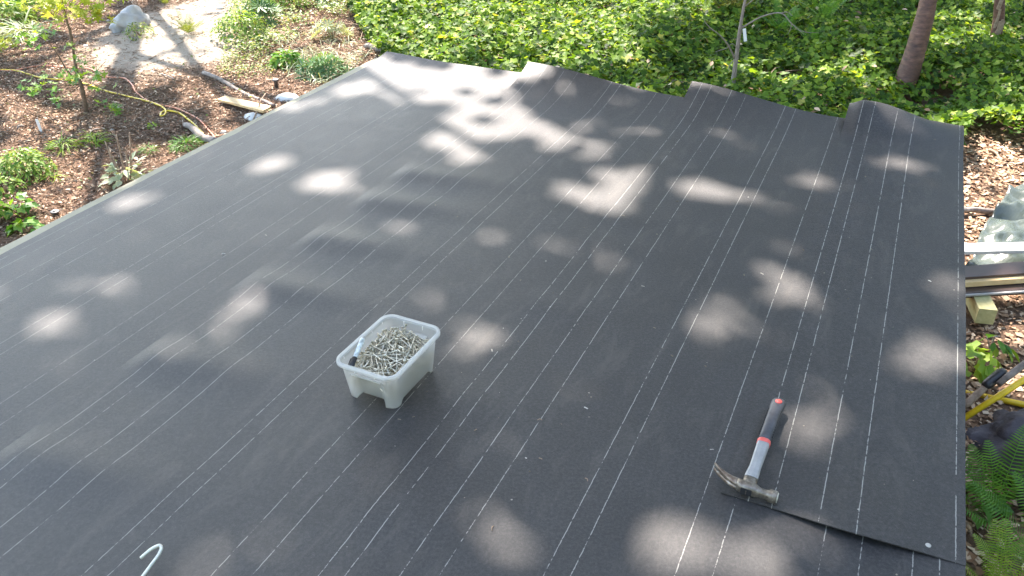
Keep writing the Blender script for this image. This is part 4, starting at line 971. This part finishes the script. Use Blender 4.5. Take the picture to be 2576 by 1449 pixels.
# tarp
def tarp():
    c00, c10, c11, c01 = at(2425, 672, -.90), at(2950, 640, -.90), at(2950, 380, -.92), at(2532, 478, -.93)
    n = 64; vs, fs = [], []
    for i in range(n + 1):
        for j in range(n + 1):
            s, t = i / n, j / n; p = (c00.lerp(c10, s)).lerp(c01.lerp(c11, s), t)
            p.x += .05 * mnoise.noise(Vector((t * 4, s * 2, 3))) * (1 - s)
            r1 = abs(mnoise.noise(Vector((p.x * 4, p.y * 4, 1)))); r2 = abs(mnoise.noise(Vector((p.x * 10, p.y * 9, 7))))
            p.z += .12 * (.6 - r1) * smoothstep(0, .2, t + .05) - .02 + .04 * (.4 - r2)
            p.z = min(p.z, za - .03) if .05 < t < .35 else p.z
            vs.append(p)
    for i in range(n):
        for j in range(n): a = i * (n + 1) + j; fs.append((a, a + n + 1, a + n + 2, a + 1))
    o = link('tarp', py_mesh('tarp', vs, fs, M['tarp'])); m_ = o.modifiers.new('t', 'SOLIDIFY'); m_.thickness = .002
    tag(o, 'crumpled grey-green tarpaulin heaped beside the roof edge', 'tarp'); return o
tp_ = tarp()
link('eyelet', py_mesh('eyelet', *tube([at(2536, 487, -.84), at(2536, 487, -.835)], [.011, .009], 12), M['hook'])).parent = tp_
# poles and tools
def pole(name, label, a, za_, b, zb_, r, mat, cat='pole'):
    pa, pb = at(*a, za_), at(*b, zb_); o = link(name, py_mesh(name, *tube([pa, pa.lerp(pb, .5), pb], r, 12), mat)); tag(o, label, cat); return o
pole('pole', 'upper yellow pole slanting up to the right edge', (2400, 1068), -.93, (2700, 876), -.62, .013, M['yellowp'])
pole('pole', 'lower yellow pole lying under the slanting one', (2425, 987), -.97, (2700, 1043), -.93, .0135, M['yellowp'])
tl_ = empty('shovel', at(2437, 1014, -.92)); tag(tl_, 'tool with pale wooden handle and black metal socket by the yellow poles', 'tool'); o_t = tl_.location.copy()
def tpart(name, a, z0_, b, z1_, r, mat):
    pa, pb = at(*a, z0_) - o_t, at(*b, z1_) - o_t; link(name, py_mesh('tool_' + name, *tube([pa, pa.lerp(pb, .15), pa.lerp(pb, .85), pb], [r * .85, r, r, r * .8] if not hasattr(r, '__len__') else r, 12), mat), tl_)
tpart('handle', (2512, 966), -.84, (2700, 820), -.68, .015, M['dead'])
tpart('socket', (2474, 974), -.875, (2527, 934), -.83, [.012, .022, .026, .018], M['black'])
tpart('shaft', (2425, 1022), -.93, (2480, 972), -.875, .016, M['stick'])

# ================================================================== OVERHEAD TREES (out of the frame; they shade the roof)
# sun flecks: (x, y, rx, ry, angle, amount) on the measuring grid, roof plane
ROOF_LIGHT = [(1000, 170, 150, 30, 8, 1), (1200, 205, 140, 36, 10, 1), (900, 225, 110, 22, -15, .9), (1110, 235, 140, 34, 0, 1), (1330, 205, 60, 34, 10, .9), (1190, 305, 110, 34, 10, .95), (1150, 350, 110, 28, 0, .9), (1180, 390, 70, 26, 0, .85), (760, 262, 80, 14, -20, .6), (1250, 270, 90, 24, 0, .9), (990, 310, 60, 12, -15, .35),
    (1000, 275, 40, 14, 0, .4), (820, 452, 66, 30, -10, 1), (790, 475, 40, 18, 0, .7), (700, 408, 60, 22, -8, .62), (740, 360, 60, 14, -10, .32), (790, 320, 30, 12, 0, .35), (1400, 352, 130, 24, 14, .85), (1500, 330, 70, 14, 10, .45), (1340, 300, 60, 14, 0, .5), (1480, 400, 70, 24, 20, .55), (1560, 450, 60, 36, 20, .8), (1480, 490, 85, 26, 5, .8), (1590, 490, 45, 34, 0, .6), (1535, 535, 55, 26, 0, .75), (1630, 430, 30, 40, 0, .4),
    (1400, 215, 34, 10, 0, .5), (1500, 215, 50, 10, 10, .35), (1560, 262, 60, 12, 0, .35), (1450, 262, 60, 10, 0, .3), (1640, 330, 80, 14, 0, .3), (1285, 488, 40, 18, 0, .5), (1230, 600, 50, 24, 0, .72), (1262, 590, 34, 20, 0, .6), (1760, 480, 56, 26, 8, .95), (1830, 498, 60, 22, 5, .8), (1900, 505, 40, 14, 0, .5), (1740, 465, 30, 14, 0, .6), (1825, 335, 36, 13, 0, .6), (1850, 262, 45, 12, 0, .6), (1770, 285, 40, 12, 0, .4), (2010, 460, 40, 24, 0, .95), (2055, 474, 36, 18, 0, .7), (2300, 330, 50, 24, 8, 1.0), (2250, 350, 30, 14, 0, .5), (2290, 420, 95, 18, 5, .45), (2380, 395, 50, 15, 0, .35), (2200, 440, 50, 14, 0, .3),
    (1530, 640, 40, 24, 0, .65), (1430, 665, 40, 18, 0, .38), (1460, 690, 50, 14, 0, .32), (1640, 690, 60, 22, 0, .32), (1720, 690, 40, 16, 0, .3), (1500, 735, 60, 12, 0, .28), (1735, 755, 55, 30, 15, .95), (1790, 785, 66, 36, 20, .95), (1775, 820, 56, 26, 0, .8), (1985, 730, 50, 36, -10, .95), (2040, 745, 36, 26, 0, .7), (1960, 760, 30, 20, 0, .6), (1940, 640, 66, 34, 0, .42), (1990, 620, 36, 20, 0, .35), (1890, 760, 44, 20, 0, .5), (1900, 690, 40, 20, 0, .35), (1960, 850, 70, 30, 0, .38), (2330, 890, 66, 40, 10, .85), (2370, 930, 50, 50, 0, .75), (2290, 930, 50, 30, 0, .7), (2400, 840, 30, 70, 0, .5), (2390, 740, 40, 40, 0, .38), (2350, 690, 50, 20, 0, .3), (2030, 1050, 60, 40, 0, .58), (2110, 1090, 70, 36, 0, .6), (2070, 1140, 50, 26, 0, .42), (2180, 1230, 80, 40, 0, .35), (2120, 1010, 40, 24, 0, .35),
    (640, 760, 30, 26, 0, 1.1), (620, 790, 38, 28, 0, 1.0), (610, 735, 34, 14, 0, .6), (585, 775, 24, 14, 0, .5), (690, 815, 40, 18, -15, .6), (660, 735, 30, 12, 0, .5), (615, 932, 38, 18, -8, .6), (560, 1008, 34, 20, -6, .8), (595, 1020, 30, 20, 0, .7), (232, 950, 60, 34, 0, .42), (640, 1200, 70, 36, 0, .36), (690, 1240, 50, 30, 0, .34), (335, 510, 56, 22, 0, .62), (290, 545, 46, 16, 0, .5), (400, 490, 40, 12, 0, .3), (30, 680, 50, 18, -15, .6), (20, 720, 44, 20, 0, .6), (80, 655, 30, 12, 0, .4), (1385, 1230, 22, 42, -10, .52), (1370, 1190, 18, 18, 0, .4),
    (1680, 1330, 70, 40, 10, .9), (1780, 1340, 80, 34, 10, .95), (1870, 1375, 80, 34, 5, .85), (1960, 1400, 90, 26, 0, .7), (1690, 1410, 80, 44, 0, .9), (1800, 1420, 70, 34, 0, .8), (1640, 1370, 40, 40, 0, .7), (2080, 1415, 60, 22, 0, .5), (770, 1425, 66, 30, 0, .85), (800, 1395, 30, 16, 0, .6), (1200, 1350, 60, 34, 0, .48), (1240, 1400, 60, 36, 0, .5), (1160, 1310, 40, 20, 0, .38), (1310, 1440, 40, 20, 0, .4), (810, 965, 36, 24, 0, .42), (1155, 830, 60, 30, 0, .3), (1100, 780, 40, 20, 0, .28), (420, 480, 60, 18, 0, .3), (840, 580, 60, 16, 0, .25), (680, 590, 50, 16, 0, .28), (950, 430, 40, 14, 0, .3), (1130, 540, 60, 12, 0, .3), (1080, 690, 50, 20, 0, .25), (1350, 780, 60, 20, 0, .25), (1560, 900, 60, 26, 0, .25), (1500, 1060, 60, 26, 0, .22), (1000, 1180, 50, 24, 0, .22), (350, 1180, 60, 30, 0, .22), (150, 810, 60, 20, 0, .25), (420, 700, 50, 20, 0, .25), (2150, 800, 50, 30, 0, .3), (2200, 640, 50, 24, 0, .25), (2080, 560, 50, 16, 0, .25)]
ROOF_DARK = [(890, 282, 90, 26, -8, .9), (1090, 270, 44, 12, -5, .8), (960, 365, 130, 40, -10, .9), (1340, 262, 60, 14, 0, .6), (1300, 400, 70, 24, 10, .8), (1570, 235, 70, 10, 5, .4), (1290, 340, 20, 12, 0, .3)]
GROUND_LIGHT = [(470, 60, 110, 45, 0, 1.2), (540, 110, 110, 40, 0, 1.1), (390, 140, 70, 40, -30, 1), (520, 150, 70, 18, -30, 1), (236, 92, 45, 28, 0, .9), (133, 112, 36, 12, -8, .7), (58, 122, 42, 12, 0, .8), (267, 155, 60, 18, -15, .85), (180, 138, 40, 12, 0, .6), (22, 60, 50, 45, 0, 1), (130, 20, 40, 30, 0, .7), (210, 20, 60, 40, 0, .9),
    (120, 347, 70, 15, 5, .85), (60, 400, 60, 40, 0, .8), (175, 484, 55, 22, -10, .95), (22, 498, 50, 40, 0, 1), (110, 470, 40, 15, 0, .5), (418, 358, 40, 16, 0, .75), (262, 307, 60, 14, 0, .5), (67, 262, 40, 14, -10, .6), (15, 244, 40, 26, 0, .5), (480, 227, 60, 16, -10, .6), (590, 200, 90, 20, 20, .9), (660, 222, 60, 24, 0, 1), (570, 290, 40, 12, 0, .6), (525, 322, 55, 12, -10, .8), (160, 268, 50, 12, 0, .45), (310, 460, 40, 20, 0, .5), (230, 430, 60, 14, 0, .45), (590, 255, 50, 14, 15, .75), (670, 262, 50, 16, 0, .9),
    (790, 160, 90, 60, 0, .9), (720, 110, 70, 40, 0, .7), (840, 80, 60, 40, 0, .9), (700, 30, 110, 50, 0, .8), (900, 30, 60, 60, 0, .6), (130, 560, 60, 20, -20, .7),
    (1150, 60, 240, 60, 0, .85), (1050, 100, 110, 40, 0, .8), (1420, 60, 150, 50, 0, .75), (1430, 140, 120, 60, 15, .9), (1250, 140, 130, 30, 8, .8), (1560, 110, 90, 40, 0, .55), (1650, 40, 120, 40, 0, .5), (1750, 100, 60, 24, 0, .5), (1800, 30, 50, 24, 0, .6), (1900, 60, 40, 20, 0, .25), (1930, 215, 120, 24, 5, .5), (2140, 205, 70, 20, 10, .55), (2200, 250, 50, 16, 0, .5), (2420, 90, 55, 16, 0, .7), (2445, 160, 75, 18, -15, .95), (2520, 60, 40, 14, 0, .5), (2530, 130, 50, 16, 0, .6), (2100, 90, 80, 14, 0, .25), (1640, 190, 70, 24, 0, .5), (1350, 20, 60, 20, 0, 1),
    (2500, 420, 110, 60, 0, .9), (2540, 330, 50, 40, 0, .6), (2440, 370, 30, 50, 0, .5), (2560, 620, 130, 50, 0, 1.1), (2440, 640, 40, 40, 0, 1), (2560, 680, 80, 40, 0, .9), (2540, 560, 50, 30, 0, .8), (2550, 800, 40, 40, 0, .7), (2448, 950, 26, 24, 0, .9), (2480, 870, 40, 20, 0, .5), (2490, 1430, 90, 70, 0, 1.3), (2440, 1330, 30, 50, 0, .6), (2560, 945, 60, 30, 0, .6), (2450, 560, 40, 60, 0, .7)]
GROUND_DARK = [(560, 108, 90, 9, -34, 1.2), (470, 172, 70, 8, -34, 1.0), (610, 75, 40, 7, -34, .8), (330, 175, 60, 14, -5, .8), (420, 225, 120, 22, 0, .6), (60, 200, 80, 26, 0, .8), (120, 60, 30, 26, 0, .7), (280, 60, 40, 50, 0, .6), (1720, 165, 130, 40, 0, .5), (1550, 20, 30, 14, 0, .5), (2100, 140, 160, 40, 0, .5), (2000, 40, 120, 40, 0, .4), (640, 60, 40, 30, 0, .5), (330, 240, 100, 30, 0, .6), (2520, 1160, 80, 110, 0, 1), (2520, 1060, 80, 60, 0, .6), (2480, 740, 60, 16, 0, .6)]
def blobs(px, py, arr, soft=1.0):
    out = np.zeros(len(px))
    for (x, y, rx, ry, an, w) in arr:
        a = R_(an); dx, dy = px - x, py - y
        m = (abs(dx) < rx * 3) & (abs(dy) < (ry + rx) * 3)
        if not m.any(): continue
        c_, s_ = math.cos(a), math.sin(a); q = ((dx[m] * c_ + dy[m] * s_) / rx) ** 2 + ((-dx[m] * s_ + dy[m] * c_) / ry) ** 2
        out[m] += w * np.clip(1.45 - .75 * q, 0, 1)
    return out
def openness(P):
    """how much sun gets through the crowns above point P (array) - gaps in the foliage"""
    S = np.array(SUN); Q0 = P - S * (P[:, 2:3] / S[2]); Q1 = P - S * ((P[:, 2:3] + .95) / S[2])
    x0, y0, ok0 = project(Q0); x1, y1, ok1 = project(Q1)
    w1, w2 = vnoise(Q0[:, 0], Q0[:, 1], 210, 3, 4.0) - .5, vnoise(Q0[:, 0], Q0[:, 1], 211, 3, 4.0) - .5
    k0 = np.clip(y0 / 700, .25, 1.2); x0 = x0 + 75 * w1 * k0; y0 = y0 + 40 * w2 * k0
    onr = roof_mask(Q0[:, 0], Q0[:, 1], .06)
    nzr = vnoise(Q0[:, 0], Q0[:, 1], 201, 3, 3.0)
    r = np.clip(blobs(x0, y0, ROOF_LIGHT), 0, 1.1) - np.clip(blobs(x0, y0, ROOF_DARK), 0, .9)
    nf = vnoise(Q0[:, 0], Q0[:, 1], 215, 3, 6.5) - .5
    r = np.where(r + .55 * nf > .34, np.where(y0 < 420, .84, .93), .012 + .05 * np.clip(nzr - .45, 0, 1))
    r = np.where(ok0, r, np.clip((nzr - .62) * 4, 0, .6))
    nzg = vnoise(Q1[:, 0], Q1[:, 1], 203, 4, 1.7)
    base = np.clip((vnoise(Q1[:, 0], Q1[:, 1], 205, 4, 1.9) - .47) * 7, 0, .9)
    g = blobs(x1, y1, [(a_, b_, c_ * 1.25, d_ * 1.3, e_, f_) for a_, b_, c_, d_, e_, f_ in GROUND_LIGHT]) * (.85 + .9 * (nzg - .3)) - blobs(x1, y1, GROUND_DARK)
    ivyr = (x1 > 1650) & (y1 < 330) & ok1
    g = np.clip(g, -1, 1.1) + base * np.where(ivyr, .12, np.where((x1 > 2380) & (y1 > 740) & ok1, .0, .85))
    ng = vnoise(Q1[:, 0], Q1[:, 1], 217, 3, 5.0) - .5
    g = np.where(g + .5 * ng > np.where(ivyr, .44, .36), .94, .014 + .12 * np.clip(g, 0, .5))
    return np.where(onr, r, g)
def canopy():
    """crowns of the tall trees beyond the ivy: leaves in layers 10 to 15 m up, thinned where light falls through"""
    r = np.random.RandomState(77); S = np.array(SUN)
    trunks = [(-7.5, 17.0), (-2.2, 19.5), (3.2, 18.2), (8.5, 17.0), (-5.0, 13.6), (6.5, 14.0)]
    n = 130000
    z = 8.6 + 3.4 * r.rand(n); gx = r.uniform(-9, 9.5, n); gy = r.uniform(-2.5, 14, n)
    P = np.stack([gx, gy, np.zeros(n)], 1) + S * (z / S[2])[:, None]
    op = openness(P)
    keep = r.rand(n) < -np.log(np.clip(op, .012, 1)) / 4.42
    P = P[keep]; n = len(P)
    T = np.array(trunks); own = ((P[:, None, :2] - T[None]) ** 2).sum(2).argmin(1)
    labs = ['tall tree standing beyond the top left corner of the bed', 'tall tree standing behind the ivy left of centre', 'tall tree standing behind the ivy right of centre', 'tall tree beyond the top right corner', 'tall tree just past the top of the left bed', 'tall tree just past the cherry trunks']
    for k, (tx, ty) in enumerate(trunks):
        e = empty('tall_tree', (tx, ty, -1.05)); tag(e, labs[k], 'tree'); Q = P[own == k]; m = len(Q)
        nn = np.stack([r.randn(m) * .35 + S[0], r.randn(m) * .35 + S[1], np.full(m, S[2])], 1)
        v, f = scatter(QUAD[0], QUAD[1], Q - np.array([tx, ty, -1.05]), basis(nn, r.rand(m) * 6.283), .09 + .05 * r.rand(m))
        o = link('crown', np_mesh('tall_crown', v, f, M['canopy']), e); o['kind'] = 'stuff'
        pts = [Vector((0, 0, -.2)), Vector((.05, 0, 3)), Vector((-.05, .05, 6)), Vector((0, 0, 10.5))]
        link('trunk', py_mesh('tall_trunk', *limb_mesh('t', pts, [.17, .13, .10, .04], None, 14, .08), M['bark']), e)
        cen = Q.mean(0) - np.array([tx, ty, -1.05])
        for j in range(7):
            q = Q[r.randint(m)] - np.array([tx, ty, -1.05]); z0_ = 4.2 + j * .6
            link('limb', py_mesh('tall_limb', *limb_mesh('l', [Vector((0, 0, z0_)), Vector((q[0] * .5, q[1] * .5, (z0_ + q[2]) / 2 + .3)), Vector(q) + Vector((0, 0, .3))], [.07, .045, .012], None, 7, .1, 4), M['bark']), e)
canopy()
def backdrop_tree(label, x, y, zc, rx, rz, n, seed):
    """woodland edge that closes the view to the right and behind; seen only as reflection and shade"""
    r = np.random.RandomState(seed); e = empty('woodland_tree', (x, y, -1.05)); tag(e, label, 'tree')
    d = r.randn(n, 3); d /= np.linalg.norm(d, axis=1, keepdims=True); q = d * (.55 + .45 * r.rand(n, 1) ** .5) * np.array([rx, rx, rz]); q *= (1 + .3 * (vnoise(d[:, 0] * 2 + seed, d[:, 1] * 2 + d[:, 2], seed, 3, 1.3) - .5))[:, None]; q[:, 2] += zc
    nn = d + r.randn(n, 3) * .5
    v, f = scatter(OVAL[0], OVAL[1], q, basis(nn, r.rand(n) * 6.283), .30 + .25 * r.rand(n))
    o = link('crown', np_mesh('woodland_crown', v, f, M['canopy']), e); o['kind'] = 'stuff'
    link('trunk', py_mesh('woodland_trunk', *tube([(0, 0, -.2), (.05, 0, zc * .5), (0, 0, zc + rz * .5)], [.25, .18, .06], 12, True, .05), M['bark']), e)
for i, (x, y, zc, rx, rz, lab) in enumerate([(13, 19, 6, 4.2, 6, 'woodland tree beyond the right end of the ivy'), (8, 23, 7, 4.2, 6.5, 'woodland tree behind the cherry trunks'), (2, 26, 7, 4.2, 6.5, 'woodland tree far behind the tagged sapling'), (15, 11, 6, 4, 6, 'woodland tree right of the ivy'), (13, 4, 6, 3.8, 6, 'woodland tree right of the tarp'), (12, -4, 6, 4, 6, 'woodland tree behind and right of the shed'), (5, -10, 6, 4.5, 6, 'woodland tree behind the shed'), (-4, -11, 6, 4.2, 6, 'woodland tree behind and left of the shed')]):
    backdrop_tree(lab, x, y, zc, rx, rz, 4200, 300 + i)
